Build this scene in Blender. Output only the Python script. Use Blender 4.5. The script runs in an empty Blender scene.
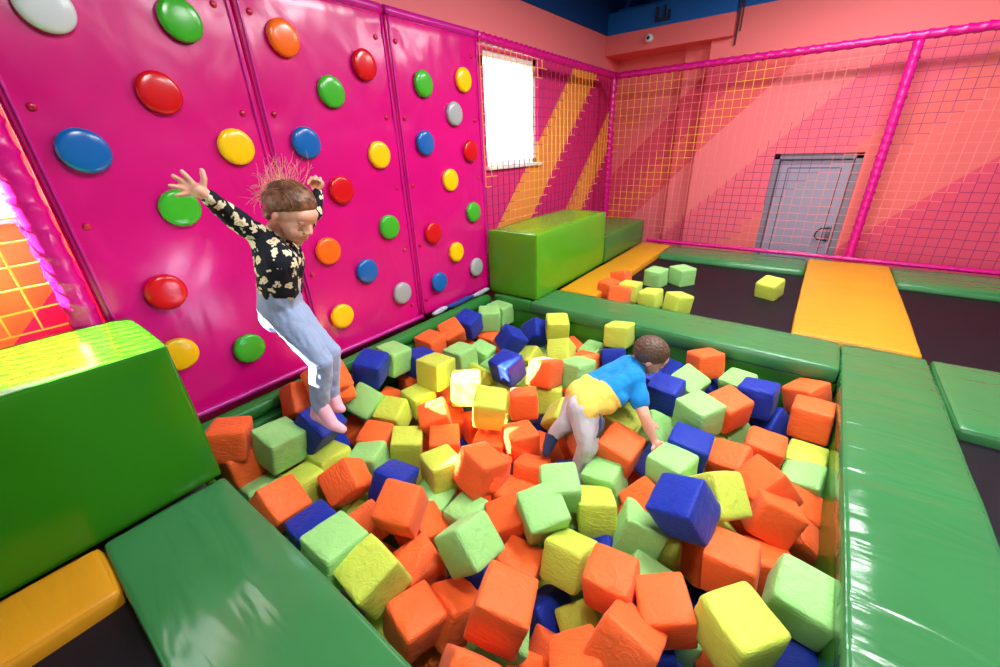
import bpy, bmesh, math, random
from mathutils import Vector, Matrix, Quaternion, noise
random.seed(11)
SC = bpy.context.scene
COL = SC.collection
SC.cycles.use_denoising = True
SC.view_settings.view_transform = 'Standard'
SC.view_settings.look = 'None'
SC.view_settings.gamma = 1.0
SC.view_settings.use_curve_mapping = False
SC.view_settings.exposure = -0.06

# ------------------------------------------------------------------ camera
RC = ((0.79925305, 0.59978241, -0.03815264),      # image right
      (0.22448797, -0.35682831, -0.90679585),     # image down
      (-0.55749414, 0.71619454, -0.41984005))     # into the picture
FPX = 404.587
EYE = Vector((0, 0, 1.5))
cd = bpy.data.cameras.new('camera'); cam = bpy.data.objects.new('camera', cd); COL.objects.link(cam)
cd.sensor_width = 36; cd.lens = FPX / 1000 * 36; cd.clip_start = 0.02
X, Y, Z = Vector(RC[0]), -Vector(RC[1]), -Vector(RC[2])
cam.matrix_world = Matrix(((X.x, Y.x, Z.x, EYE.x), (X.y, Y.y, Z.y, EYE.y), (X.z, Y.z, Z.z, EYE.z), (0, 0, 0, 1)))
SC.camera = cam
def P(u, v, d):
    return EYE + Vector(RC[0]) * ((u - 500) / FPX * d) + Vector(RC[1]) * ((v - 333.5) / FPX * d) + Vector(RC[2]) * d
def camvec(a, b, c):
    return (Vector(RC[0]) * a + Vector(RC[1]) * b + Vector(RC[2]) * c).normalized()

# ------------------------------------------------------------------ materials
def lin(c):
    return tuple((x / 12.92 if x <= .04045 else ((x + .055) / 1.055) ** 2.4) for x in (v / 255 for v in c)) + (1,)
def new_mat(name):
    m = bpy.data.materials.new(name); m.use_nodes = True
    nt = m.node_tree; b = nt.nodes['Principled BSDF']
    return m, nt, b
def N(nt, t, **k):
    n = nt.nodes.new(t)
    for a, v in k.items(): setattr(n, a, v)
    return n
def coords(nt, scale=(1, 1, 1), rot=(0, 0, 0), out='Object'):
    tc = N(nt, 'ShaderNodeTexCoord'); mp = N(nt, 'ShaderNodeMapping')
    mp.inputs['Scale'].default_value = scale; mp.inputs['Rotation'].default_value = rot
    nt.links.new(tc.outputs[out], mp.inputs['Vector'])
    return mp.outputs['Vector']
def bump(nt, b, src, strength, dist):
    bp = N(nt, 'ShaderNodeBump'); bp.inputs['Strength'].default_value = strength; bp.inputs['Distance'].default_value = dist
    nt.links.new(src, bp.inputs['Height'])
    old = b.inputs['Normal']
    if old.links: nt.links.new(old.links[0].from_socket, bp.inputs['Normal'])
    nt.links.new(bp.outputs['Normal'], old)
def plain(name, c, rough=.6, spec=.5, metal=0, coat=0):
    m, nt, b = new_mat(name)
    b.inputs['Base Color'].default_value = lin(c); b.inputs['Roughness'].default_value = rough
    b.inputs['Specular IOR Level'].default_value = spec; b.inputs['Metallic'].default_value = metal
    b.inputs['Coat Weight'].default_value = coat
    return m
def vinyl(name, c, rough=.26, wr=(1, 1, 1), rot=(0, 0, 0), strength=.5, dist=.02, scale=3.0, var=.12, fine=.15):
    """glossy pvc sheeting with soft folds (stretched noise) and slight tone variation"""
    m, nt, b = new_mat(name)
    v = coords(nt, wr, rot)
    n = N(nt, 'ShaderNodeTexNoise'); n.inputs['Scale'].default_value = scale; n.inputs['Detail'].default_value = 2.5; n.inputs['Roughness'].default_value = .45
    n.inputs['Distortion'].default_value = .6
    nt.links.new(v, n.inputs['Vector'])
    bump(nt, b, n.outputs['Fac'], strength, dist)
    v2 = coords(nt, (1, 1, 1))
    n2 = N(nt, 'ShaderNodeTexNoise'); n2.inputs['Scale'].default_value = 160; n2.inputs['Detail'].default_value = 1
    nt.links.new(v2, n2.inputs['Vector']); bump(nt, b, n2.outputs['Fac'], fine, .0012)
    n3 = N(nt, 'ShaderNodeTexNoise'); n3.inputs['Scale'].default_value = 2.2; n3.inputs['Detail'].default_value = 4
    nt.links.new(v2, n3.inputs['Vector'])
    mx = N(nt, 'ShaderNodeMix', data_type='RGBA'); a = lin(c)
    mx.inputs['A'].default_value = tuple(x * (1 - var) for x in a[:3]) + (1,); mx.inputs['B'].default_value = tuple(min(1, x * (1 + var)) for x in a[:3]) + (1,)
    nt.links.new(n3.outputs['Fac'], mx.inputs['Factor']); nt.links.new(mx.outputs['Result'], b.inputs['Base Color'])
    b.inputs['Roughness'].default_value = rough; b.inputs['Specular IOR Level'].default_value = .5
    return m
def fabric(name, c, rough=.62, strength=.45, scale=5, wr=(1, 1, 3.2), dist=.02, sheen=.1, spec=.28):
    m, nt, b = new_mat(name)
    v = coords(nt, wr)
    n = N(nt, 'ShaderNodeTexNoise'); n.inputs['Scale'].default_value = scale; n.inputs['Detail'].default_value = 3; n.inputs['Distortion'].default_value = .8
    nt.links.new(v, n.inputs['Vector']); bump(nt, b, n.outputs['Fac'], strength, dist)
    b.inputs['Base Color'].default_value = lin(c); b.inputs['Roughness'].default_value = rough
    b.inputs['Sheen Weight'].default_value = sheen; b.inputs['Specular IOR Level'].default_value = spec
    return m

# ------------------------------------------------------------------ mesh helpers
def link(name, me, mat, parent=None, smooth=True):
    if mat is not None:
        for m in (mat if isinstance(mat, (list, tuple)) else [mat]): me.materials.append(m)
    if smooth: me.polygons.foreach_set('use_smooth', [True] * len(me.polygons))
    o = bpy.data.objects.new(name, me); COL.objects.link(o)
    if parent is not None: o.parent = parent
    return o
def obj(name, bm, mat, parent=None, smooth=True, loc=None):
    """link a bmesh; with loc the mesh is shifted so that its origin stands there (world, or the parent's frame)"""
    if loc is not None:
        bmesh.ops.translate(bm, verts=bm.verts, vec=-Vector(loc))
    bmesh.ops.recalc_face_normals(bm, faces=bm.faces)
    me = bpy.data.meshes.new(name); bm.to_mesh(me); bm.free()
    o = link(name, me, mat, parent, smooth)
    if loc is not None: o.location = loc
    return o
def tag(o, label, cat, group=None, kind=None):
    o['label'] = label; o['category'] = cat
    if group: o['group'] = group
    if kind: o['kind'] = kind
    return o
def thing(name, label, cat, loc, group=None):
    o = bpy.data.objects.new(name, None); COL.objects.link(o); o.location = loc; o.empty_display_size = .1
    return tag(o, label, cat, group)
def struct(o):
    o['kind'] = 'structure'; return o
def axis_pts(lo, hi, r, step):
    n = max(1, int(round((hi - lo - 2 * r) / step)))
    a = [lo, lo + r * .12, lo + r * .4, lo + r]
    m = [lo + r + (hi - lo - 2 * r) * i / n for i in range(1, n)]
    return a + m + [hi - r, hi - r * .4, hi - r * .12, hi]
def rbox(bm, lo, hi, r, step=.12, puff=0., wrinkle=0., seed=0, wscale=(3, 3, 3), M=None):
    """box with rounded edges, optionally puffed and creased like a stuffed cover"""
    lo, hi = Vector(lo), Vector(hi); r = min(r, min(hi - lo) * .49)
    ax = [axis_pts(lo[i], hi[i], r, step) for i in range(3)]
    vd = {}
    sz = hi - lo; ce = (hi + lo) / 2
    def vert(p):
        k = tuple(round(x, 6) for x in p)
        if k in vd: return vd[k]
        p = Vector(p)
        q = Vector([min(max(p[i], lo[i] + r), hi[i] - r) for i in range(3)])
        d = p - q
        nrm = d.normalized() if d.length > 1e-9 else Vector((0, 0, 0))
        w = q + nrm * r
        if puff or wrinkle:
            t = [1 - min(1, abs((p[i] - ce[i]) / (sz[i] / 2))) ** 2.2 for i in range(3)]
            kk = [i for i in range(3) if abs(p[i] - lo[i]) < 1e-6 or abs(p[i] - hi[i]) < 1e-6]
            f = 1.
            for i in range(3):
                if i not in kk: f *= t[i]
            w = w + nrm * puff * f
            s = Vector((w.x * wscale[0] + seed * 7.3, w.y * wscale[1] - seed * 3.1, w.z * wscale[2] + seed))
            w = w + nrm * wrinkle * noise.noise(s)
        if M is not None: w = M @ w
        vd[k] = bm.verts.new(w)
        return vd[k]
    for i in range(3):
        j, k = (i + 1) % 3, (i + 2) % 3
        for val in (lo[i], hi[i]):
            for a in range(len(ax[j]) - 1):
                for b in range(len(ax[k]) - 1):
                    ps = []
                    for (da, db) in ((0, 0), (1, 0), (1, 1), (0, 1)):
                        p = [0, 0, 0]; p[i] = val; p[j] = ax[j][a + da]; p[k] = ax[k][b + db]; ps.append(vert(p))
                    if len(set(ps)) == 4: bm.faces.new(ps)
    return bm
def tube(bm, pts, rad, seg=10, cap=True, spiral=0, pitch=.1):
    """tube along a polyline; rad a number or a list; spiral adds the ridge of a wound wrapping"""
    pts = [Vector(p) for p in pts]; n = len(pts)
    rads = rad if isinstance(rad, (list, tuple)) else [rad] * n
    rings = []; side = None; L = 0
    for i, p in enumerate(pts):
        t = (pts[min(i + 1, n - 1)] - pts[max(i - 1, 0)]).normalized()
        if i: L += (p - pts[i - 1]).length
        if side is None:
            side = t.orthogonal().normalized()
        side = (side - t * side.dot(t)).normalized(); up = t.cross(side)
        ring = []
        for k in range(seg):
            a = 2 * math.pi * k / seg; r = rads[i]
            if spiral:
                ph = (a / (2 * math.pi) + L / pitch) % 1.0
                r *= 1 + spiral * (1 - 3 * min(ph, .33))
            ring.append(bm.verts.new(p + side * math.cos(a) * r + up * math.sin(a) * r))
        rings.append(ring)
    for a, b in zip(rings, rings[1:]):
        for k in range(seg): bm.faces.new((a[k], a[(k + 1) % seg], b[(k + 1) % seg], b[k]))
    if cap:
        bm.faces.new(rings[0][::-1]); bm.faces.new(rings[-1])
    return bm
def straight(a, b, step):
    a, b = Vector(a), Vector(b); n = max(1, int((b - a).length / step))
    return [a.lerp(b, i / n) for i in range(n + 1)]
def bx(bm, lo, hi):
    v = [bm.verts.new((x, y, z)) for z in (lo[2], hi[2]) for y in (lo[1], hi[1]) for x in (lo[0], hi[0])]
    for f in ((0, 2, 3, 1), (4, 5, 7, 6), (0, 1, 5, 4), (2, 6, 7, 3), (0, 4, 6, 2), (1, 3, 7, 5)): bm.faces.new([v[i] for i in f])
    return bm
def prism(bm, poly, axis, a, b):
    """extrude a 2-D polygon along an axis"""
    def pt(p, h):
        q = list(p); q.insert(axis, h); return q
    A = [bm.verts.new(pt(p, a)) for p in poly]; B = [bm.verts.new(pt(p, b)) for p in poly]
    bm.faces.new(A); bm.faces.new(B[::-1]); n = len(poly)
    for i in range(n): bm.faces.new((A[i], A[(i + 1) % n], B[(i + 1) % n], B[i]))
    return bm

# ------------------------------------------------------------------ the hall
M_coral = plain('coral_paint', (236, 114, 118), .75, .25)
M_blue = plain('blue_paint', (10, 92, 176), .6, .3)
M_navy = plain('dark_blue_paint', (8, 66, 132), .7, .2)
M_white = plain('white_frame', (240, 240, 240), .4)
M_floor = plain('grey_floor', (120, 112, 110), .7)
M_timber = plain('platform_boards', (92, 84, 80), .8)
def striped(name, ax, edges, cols, above, zlim):
    """wall paint in slanting stripes (along x-z or y-z), one colour above a height"""
    m, nt, b = new_mat(name)
    g = N(nt, 'ShaderNodeNewGeometry'); s = N(nt, 'ShaderNodeSeparateXYZ'); nt.links.new(g.outputs['Position'], s.inputs[0])
    sub = N(nt, 'ShaderNodeMath', operation='SUBTRACT'); nt.links.new(s.outputs[ax], sub.inputs[0]); nt.links.new(s.outputs[2], sub.inputs[1])
    lo, hi = edges[0] - 1, edges[-1] + 1
    mr = N(nt, 'ShaderNodeMapRange'); mr.inputs['From Min'].default_value = lo; mr.inputs['From Max'].default_value = hi
    nt.links.new(sub.outputs[0], mr.inputs['Value'])
    cr = N(nt, 'ShaderNodeValToRGB'); cr.color_ramp.interpolation = 'CONSTANT'
    e = cr.color_ramp.elements; e[0].position = 0; e[0].color = lin(cols[0]); e.remove(e[1])
    for ed, c in zip(edges, cols[1:]):
        q = e.new((ed - lo) / (hi - lo)); q.color = lin(c)
    nt.links.new(mr.outputs[0], cr.inputs[0])
    gt = N(nt, 'ShaderNodeMath', operation='GREATER_THAN'); gt.inputs[1].default_value = zlim; nt.links.new(s.outputs[2], gt.inputs[0])
    mx = N(nt, 'ShaderNodeMix', data_type='RGBA'); nt.links.new(gt.outputs[0], mx.inputs['Factor']); nt.links.new(cr.outputs[0], mx.inputs['A'])
    mx.inputs['B'].default_value = lin(above); nt.links.new(mx.outputs['Result'], b.inputs['Base Color'])
    b.inputs['Roughness'].default_value = .75; b.inputs['Specular IOR Level'].default_value = .2
    return m
PINK, ORANGE, CORAL = (224, 52, 124), (243, 146, 78), (236, 114, 118)
M_lw = striped('left_wall_paint', 1, (-.7, 2.75, 3.5, 4.25, 5.25, 5.85), (ORANGE, PINK, PINK, ORANGE, (222, 44, 116), ORANGE, PINK), (246, 130, 136), 2.45)
M_bw = striped('back_wall_paint', 0, (-4.1, -3.45, -2.95, -2.05, -1.15, .25), (CORAL, (222, 78, 104), (232, 96, 100), (240, 124, 130), (238, 106, 124), (232, 112, 110), (226, 82, 110)), (242, 124, 126), 2.42)

# left outer wall with two window openings
WX0, WX1 = -3.3, -3.15
WIN = {1: (3.95, 5.05, 1.28, 2.44), 2: (-1.9, .27, 1.28, 2.44)}
bm = bmesh.new()
bx(bm, (WX0, -8, -1.2), (WX1, 7.7, 1.28)); bx(bm, (WX0, -8, 2.44), (WX1, 7.7, 2.96))
for a, b_ in ((-8, -1.9), (.27, 3.95), (5.05, 7.7)): bx(bm, (WX0, a, 1.28), (WX1, b_, 2.44))
struct(obj('wall_left', bm, M_lw, smooth=False))
bm = bmesh.new(); bx(bm, (WX0, -8, 2.96), (WX1 + .02, 8.6, 4.3)); struct(obj('trim_1', bm, M_navy, smooth=False))
M_glass, nt, b = new_mat('window_glass')
tr = N(nt, 'ShaderNodeBsdfTransparent'); gl = N(nt, 'ShaderNodeBsdfGlossy'); gl.inputs['Roughness'].default_value = .02
ms = N(nt, 'ShaderNodeMixShader'); ms.inputs[0].default_value = .05
nt.links.new(tr.outputs[0], ms.inputs[1]); nt.links.new(gl.outputs[0], ms.inputs[2])
nt.links.new(ms.outputs[0], nt.nodes['Material Output'].inputs['Surface'])
for n, (y0, y1, z0, z1) in WIN.items():
    bm = bmesh.new(); t = .06
    for (a, b_, c, d) in ((y0, y0 + t, z0, z1), (y1 - t, y1, z0, z1), (y0, y1, z0, z0 + t), (y0, y1, z1 - t, z1)):
        bx(bm, (-3.27, a, c), (-3.2, b_, d))
    w = struct(obj('window_%d' % n, bm, M_white, smooth=False))
    bm = bmesh.new(); bx(bm, (-3.24, y0 + .03, z0 + .03), (-3.234, y1 - .03, z1 - .03)); obj('pane', bm, M_glass, w, smooth=False)
    bm = bmesh.new(); rbox(bm, (-3.2, y0 - .03, z0 - .03), (-3.1, y1 + .03, z0 + .01), .01, .3); obj('window_sill', bm, M_white, w)
# back wall: main face, stepped recess under the beam
DX0, DX1, DZ = -.63, .32, 1.26
bm = bmesh.new()
bx(bm, (-1.66, 7.1, -1.2), (DX0, 7.4, 3.0)); bx(bm, (DX1, 7.1, -1.2), (3.6, 7.4, 3.0)); bx(bm, (DX0, 7.1, DZ), (DX1, 7.4, 3.0))
bx(bm, (-2.05, 7.35, -1.2), (-1.66, 7.6, 2.7)); bx(bm, (-3.15, 7.55, -1.2), (-2.05, 7.7, 2.7))
struct(obj('wall_back', bm, M_bw, smooth=False))
bm = bmesh.new(); rbox(bm, (-3.15, 6.98, 2.695), (-1.39, 7.6, 2.95), .006, 1); struct(obj('trim_2', bm, M_coral, smooth=False))
bm = bmesh.new(); bx(bm, (-3.13, 6.98, 2.95), (-1.39, 7.12, 3.22)); bx(bm, (-1.39, 7.1, 3.0), (3.6, 7.24, 3.3)); struct(obj('trim_3', bm, M_blue, smooth=False))
bm = bmesh.new(); bx(bm, (-1.375, 7.06, 2.6), (-1.36, 7.1, 3.1)); bx(bm, (-1.335, 7.07, 2.75), (-1.325, 7.1, 3.1)); struct(obj('trim_4', bm, plain('dark_conduit', (70, 20, 40), .5), smooth=False))
# roof deck and floor
bm = bmesh.new(); bx(bm, (-3.3, -8, 4.2), (3.6, 8.6, 4.3)); bx(bm, (-3.3, 8.5, 2.8), (3.6, 8.6, 4.2)); bx(bm, (-3.3, 7.6, 2.7), (3.6, 8.5, 2.74)); struct(obj('ceiling', bm, M_navy, smooth=False))
bm = bmesh.new(); bx(bm, (-3.3, -8, -1.25), (3.6, 7.7, -1.15)); struct(obj('floor', bm, M_floor, smooth=False))
# platform that carries pads and beds
plat = [(-3.1, .86, 3.43, 3.85), (.07, .85, 3.86, 6.68), (-3.1, -1.73, 3.86, 6.68), (.46, .86, -.09, 3.42), (-3.1, .45, -.09, .33), (-3.1, -1.86, -2, -.1),
        (-1.72, .06, 6.04, 6.68), (.86, 3.4, 5.96, 6.68), (.87, 3.4, 2.97, 3.84)]
for i, (a, b_, c, d) in enumerate(plat):
    bm = bmesh.new(); bx(bm, (a, c, -1.15), (b_, d, -.135)); struct(obj('trim_%d' % (5 + i), bm, M_timber, smooth=False))
# steel roof truss seen above the beam
t = thing('roof_truss', 'blue steel roof truss with slanting struts above the coral beam', 'truss', (-2.2, 7.0, 3.25))
def bar(name, a, b_, r, mat, parent, sq=4):
    bm = bmesh.new(); tube(bm, [Vector(a) - parent.location, Vector(b_) - parent.location], r, sq); return obj(name, bm, mat, parent, smooth=False)
bar('bottom_chord', (-3.1, 7.3, 3.28), (.5, 7.3, 3.28), .05, M_blue, t); bar('top_chord', (-3.1, 7.3, 4.1), (.5, 7.3, 4.1), .05, M_blue, t)
xs = [-3.0, -2.62, -2.24, -1.86, -1.48, -1.1, -.72]
for i in range(len(xs) - 1):
    bar('strut', (xs[i], 7.3, 3.3 if i % 2 == 0 else 4.08), (xs[i + 1], 7.3, 4.08 if i % 2 == 0 else 3.3), .03, M_blue, t)
t2 = thing('ceiling_purlin', 'dark blue steel purlin running behind the roof truss', 'beam', (-1.5, 7.9, 3.9))
bar('flange', (-3.1, 7.9, 3.85), (3, 7.9, 3.85), .05, M_navy, t2); bar('web', (-3.1, 7.9, 3.98), (3, 7.9, 3.98), .03, M_navy, t2)
b0 = thing('ceiling_bracket', 'small dark U shaped bracket on the blue ceiling beam', 'bracket', (-2.32, 6.96, 3.02))
M_dark = plain('dark_steel', (22, 30, 48), .5)
for dx in (-.08, 0.02):
    bm = bmesh.new(); bx(bm, (dx - .014, -.03, .0), (dx + .014, .02, .15)); obj('prong', bm, M_dark, b0, smooth=False)
bm = bmesh.new(); bx(bm, (-.094, -.03, -.02), (.1, .02, .012)); bx(bm, (.08, -.03, 0), (.1, .02, .09)); obj('crossbar', bm, M_dark, b0, smooth=False)
# camera on the beam
c0 = thing('mounted_security_camera', 'small round white security camera on the coral beam', 'camera', (-2.47, 6.98, 2.82))
bm = bmesh.new(); tube(bm, [(0, 0, 0), (0, -.03, 0), (0, -.07, 0), (0, -.085, 0)], [.05, .052, .05, .035], 20); obj('housing', bm, M_white, c0)
bm = bmesh.new(); tube(bm, [(0, -.084, 0), (0, -.1, 0)], [.024, .018], 16); obj('lens', bm, plain('black_lens', (10, 10, 12), .1), c0)
# door in the back wall
M_door = plain('door_grey', (156, 148, 170), .45); M_jamb = plain('door_frame_grey', (128, 120, 134), .5); M_gap = plain('door_gap', (30, 26, 32), .6)
bm = bmesh.new(); bx(bm, (DX0, 7.24, -1.15), (DX1, 7.3, DZ))
d0 = struct(obj('door_1', bm, M_jamb, smooth=False))
bm = bmesh.new()
for (a, b_, c, d) in ((DX0, DX0 + .07, -1.15, DZ), (DX1 - .07, DX1, -1.15, DZ), (DX0, DX1, DZ - .07, DZ)): bx(bm, (a, 7.13, c), (b_, 7.25, d))
obj('door_frame', bm, M_jamb, d0, smooth=False)
bm = bmesh.new(); rbox(bm, (DX0 + .085, 7.19, -1.14), (DX1 - .085, 7.24, DZ - .085), .006, .5); obj('door_leaf', bm, M_door, d0, smooth=False)
bm = bmesh.new()
for (a, b_, c, d) in ((-.45, -.442, -1, 1.08), (.13, .138, -1, 1.08), (-.45, .138, 1.072, 1.08)): bx(bm, (a, 7.186, c), (b_, 7.19, d))
obj('panel_groove', bm, M_gap, d0, smooth=False)
bm = bmesh.new(); rbox(bm, (.165, 7.165, .14), (.215, 7.19, .34), .008, .1); o = obj('lock_plate', bm, plain('lock_steel', (120, 110, 120), .3, metal=.6), d0)
bm = bmesh.new(); tube(bm, [(.19, 7.18, .31), (.19, 7.13, .32), (.1, 7.12, .31), (.06, 7.12, .26), (.05, 7.12, .2), (.09, 7.12, .16), (.19, 7.13, .15)], .009, 8); obj('handle', bm, M_dark, d0)

# ------------------------------------------------------------------ vinyl pads
G_pad = (58, 122, 70)
M_padx = vinyl('green_vinyl_lengthways', G_pad, .25, (1, 3.0, 1), (0, 0, .5), .5, .03, 2.6)
M_pady = vinyl('green_vinyl_crossways', G_pad, .18, (1.0, 3.6, 1), (0, 0, .45), .55, .035, 1.8)
M_lining = vinyl('green_vinyl_lining', (52, 128, 32), .3, (1, 1, 1), (0, 0, 0), .25, .02, 2)
M_roll = vinyl('green_vinyl_roll', (44, 122, 52), .25, (2, 1, 1), (0, 0, 0), .25, .02, 3)
M_block_lit = vinyl('block_vinyl_lit', (86, 160, 26), .2, (1, 1, 1), (0, 0, 0), .22, .03, 2.0, .08, .03)  # far block: the block green lightened, its brighter light put into the colour
M_block_shade = vinyl('block_vinyl_shade', (44, 124, 14), .2, (1, 1, 1), (0, 0, 0), .22, .03, 2.0, .08, .03)  # near block: same green darkened, the shade on its face put into the colour
M_yel = vinyl('yellow_vinyl', (214, 146, 26), .42, (1, 4, 1), (0, 0, .1), .4, .02, 2.5)
def pad(name, label, cat, lo, hi, mat, r=.03, puff=.01, wr=.006, seed=0, ws=(3, 3, 3), step=.07):
    loc = Vector(((lo[0] + hi[0]) / 2, (lo[1] + hi[1]) / 2, lo[2]))
    bm = bmesh.new(); rbox(bm, Vector(lo) - loc, Vector(hi) - loc, r, step, puff, wr, seed, ws)
    o = obj(name, bm, mat); o.location = loc
    return tag(o, label, cat)
pad('edge_pad', 'wide glossy green vinyl pad along the pit edge at the bottom left', 'pad', (-2.16, -.105, -.13), (.38, .383, 0), M_pady, .022, .006, .006, 1, (2, 5, 2))
pad('edge_pad', 'long glossy green vinyl pad along the right side of the foam pit', 'pad', (.385, -.1, -.13), (.875, 3.855, 0), M_pady, .025, .006, .006, 2, (5, 3, 2))
pad('edge_pad', 'green vinyl pad along the far pit edge in front of the trampoline', 'pad', (-2.19, 3.35, -.125), (.38, 3.87, 0), M_padx, .025, .008, .007, 3, (4, 3, 2))
pad('edge_pad', 'short green vinyl pad under the front of the tall green block', 'pad', (-2.68, 3.35, -.125), (-2.2, 3.42, -.002), M_roll, .02, .004, .003, 4)
pad('edge_pad', 'green vinyl pad right of the yellow strip, beside dark trampoline beds', 'pad', (.895, 2.93, -.13), (3.0, 3.86, 0), M_padx, .03, .012, .006, 5)
pad('edge_pad', 'narrow green vinyl pad behind the trampoline with cubes, below the door', 'pad', (-1.70, 6.0, -.13), (.045, 6.62, 0), M_padx, .05, .012, .006, 6)
pad('edge_pad', 'narrow green vinyl pad at the back right below the pink wall', 'pad', (.865, 5.92, -.13), (3.2, 6.64, 0), M_padx, .05, .012, .006, 7)
pad('walkway_pad', 'yellow vinyl strip between the two back trampolines, leading to the door', 'pad', (.058, 3.885, -.13), (.855, 6.62, 0), M_yel, .02, .008, .005, 8)
pad('walkway_pad', 'yellow vinyl strip beside the tall green block and orange cubes', 'pad', (-2.14, 3.885, -.13), (-1.705, 6.62, 0), M_yel, .02, .008, .005, 9)
pad('walkway_pad', 'yellow vinyl pad in the bottom left corner below the big green block', 'pad', (-2.165, -1.9, -.13), (-1.825, -.115, 0), M_yel, .03, .01, .004, 10)
pad('foam_block', 'large shaded green vinyl block at the left with a shiny top', 'block', (-2.80, -1.4, 0), (-2.172, .382, .757), M_block_shade, .016, .008, .006, 11, (2, 2, 2))
pad('foam_block', 'tall brightly lit green vinyl block at the far end of the climbing wall', 'block', (-2.79, 3.435, 0), (-2.162, 5.12, .683), M_block_lit, .016, .008, .006, 12, (2, 2, 2))
pad('foam_block', 'low green vinyl block behind the tall one in the back corner', 'block', (-2.79, 5.14, 0), (-2.155, 6.62, .362), M_roll, .016, .008, .006, 13, (2, 2, 2))
pad('bumper_roll', 'upper green padded roll at the foot of the pink climbing wall', 'bumper', (-2.815, .392, -.11), (-2.69, 3.345, -.002), M_roll, .045, .004, .004, 14)
pad('bumper_roll', 'lower green padded roll along the pit wall under the upper one', 'bumper', (-2.815, .392, -.245), (-2.665, 3.345, -.116), M_roll, .03, .004, .004, 15)
pad('pit_lining', 'green vinyl lining panel of the far pit wall above the cubes', 'panel', (-2.66, 3.372, -1.14), (.39, 3.42, -.13), M_lining, .01, .003, .003, 16, (2, 2, 2), .15)
pad('pit_lining', 'green vinyl lining panel under the long right pit pad', 'panel', (.402, .392, -1.14), (.452, 3.36, -.135), M_lining, .01, .003, .003, 17, (2, 2, 2), .15)
pad('pit_lining', 'green vinyl lining panel under the pit pad at bottom left', 'panel', (-2.65, .336, -1.14), (.39, .376, -.135), M_lining, .01, .003, .003, 18, (2, 2, 2), .15)
pad('pit_lining', 'green vinyl lining panel below the two padded rolls', 'panel', (-2.76, .392, -1.14), (-2.70, 3.36, -.25), M_lining, .01, .003, .003, 19, (2, 2, 2), .15)
# rolled cloth strip wedged at the foot of the third panel
cl = thing('cloth_strip', 'thin blue and grey cloth strip wedged under the climbing wall', 'cloth', (-2.79, 2.95, .01))
M_cb = fabric('strip_blue', (24, 60, 140)); M_cg = fabric('strip_grey', (178, 180, 196))
for nm, a, b_, m in (('grey_end', -.43, -.22, M_cg), ('blue_middle', -.24, .2, M_cb), ('grey_end', .18, .46, M_cg)):
    bm = bmesh.new(); tube(bm, [(0, y, .02 + .004 * math.sin(y * 20)) for y in [a + (b_ - a) * i / 8 for i in range(9)]], [.014, .02, .024, .025, .026, .025, .024, .02, .012], 10); obj(nm, bm, m, cl)

# trampoline beds
M_bed, nt, b = new_mat('trampoline_webbing')
v = coords(nt, (1, 1, 1)); wv = N(nt, 'ShaderNodeTexWave'); wv.inputs['Scale'].default_value = 60; nt.links.new(v, wv.inputs['Vector']); bump(nt, b, wv.outputs['Fac'], .2, .003)
b.inputs['Base Color'].default_value = lin((20, 13, 23)); b.inputs['Roughness'].default_value = .55; b.inputs['Specular IOR Level'].default_value = .25
for lab, lo, hi in (('dark trampoline bed with nine loose foam cubes lying on it', (-1.72, 3.86, -.097), (.07, 6.03, -.075)), ('dark trampoline bed at the right behind the yellow strip', (.85, 3.85, -.097), (3.3, 5.95, -.075)),
                    ('dark trampoline bed at the right edge in front of the square green pad', (.87, -.1, -.097), (3.3, 2.96, -.075)), ('dark trampoline bed in the bottom left corner beside the yellow pad', (-1.85, -2, -.097), (.9, -.1, -.075))):
    bm = bmesh.new(); bx(bm, lo, hi); tag(obj('trampoline_bed', bm, M_bed, smooth=False, loc=((lo[0] + hi[0]) / 2, (lo[1] + hi[1]) / 2, lo[2])), lab, 'trampoline')

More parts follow.
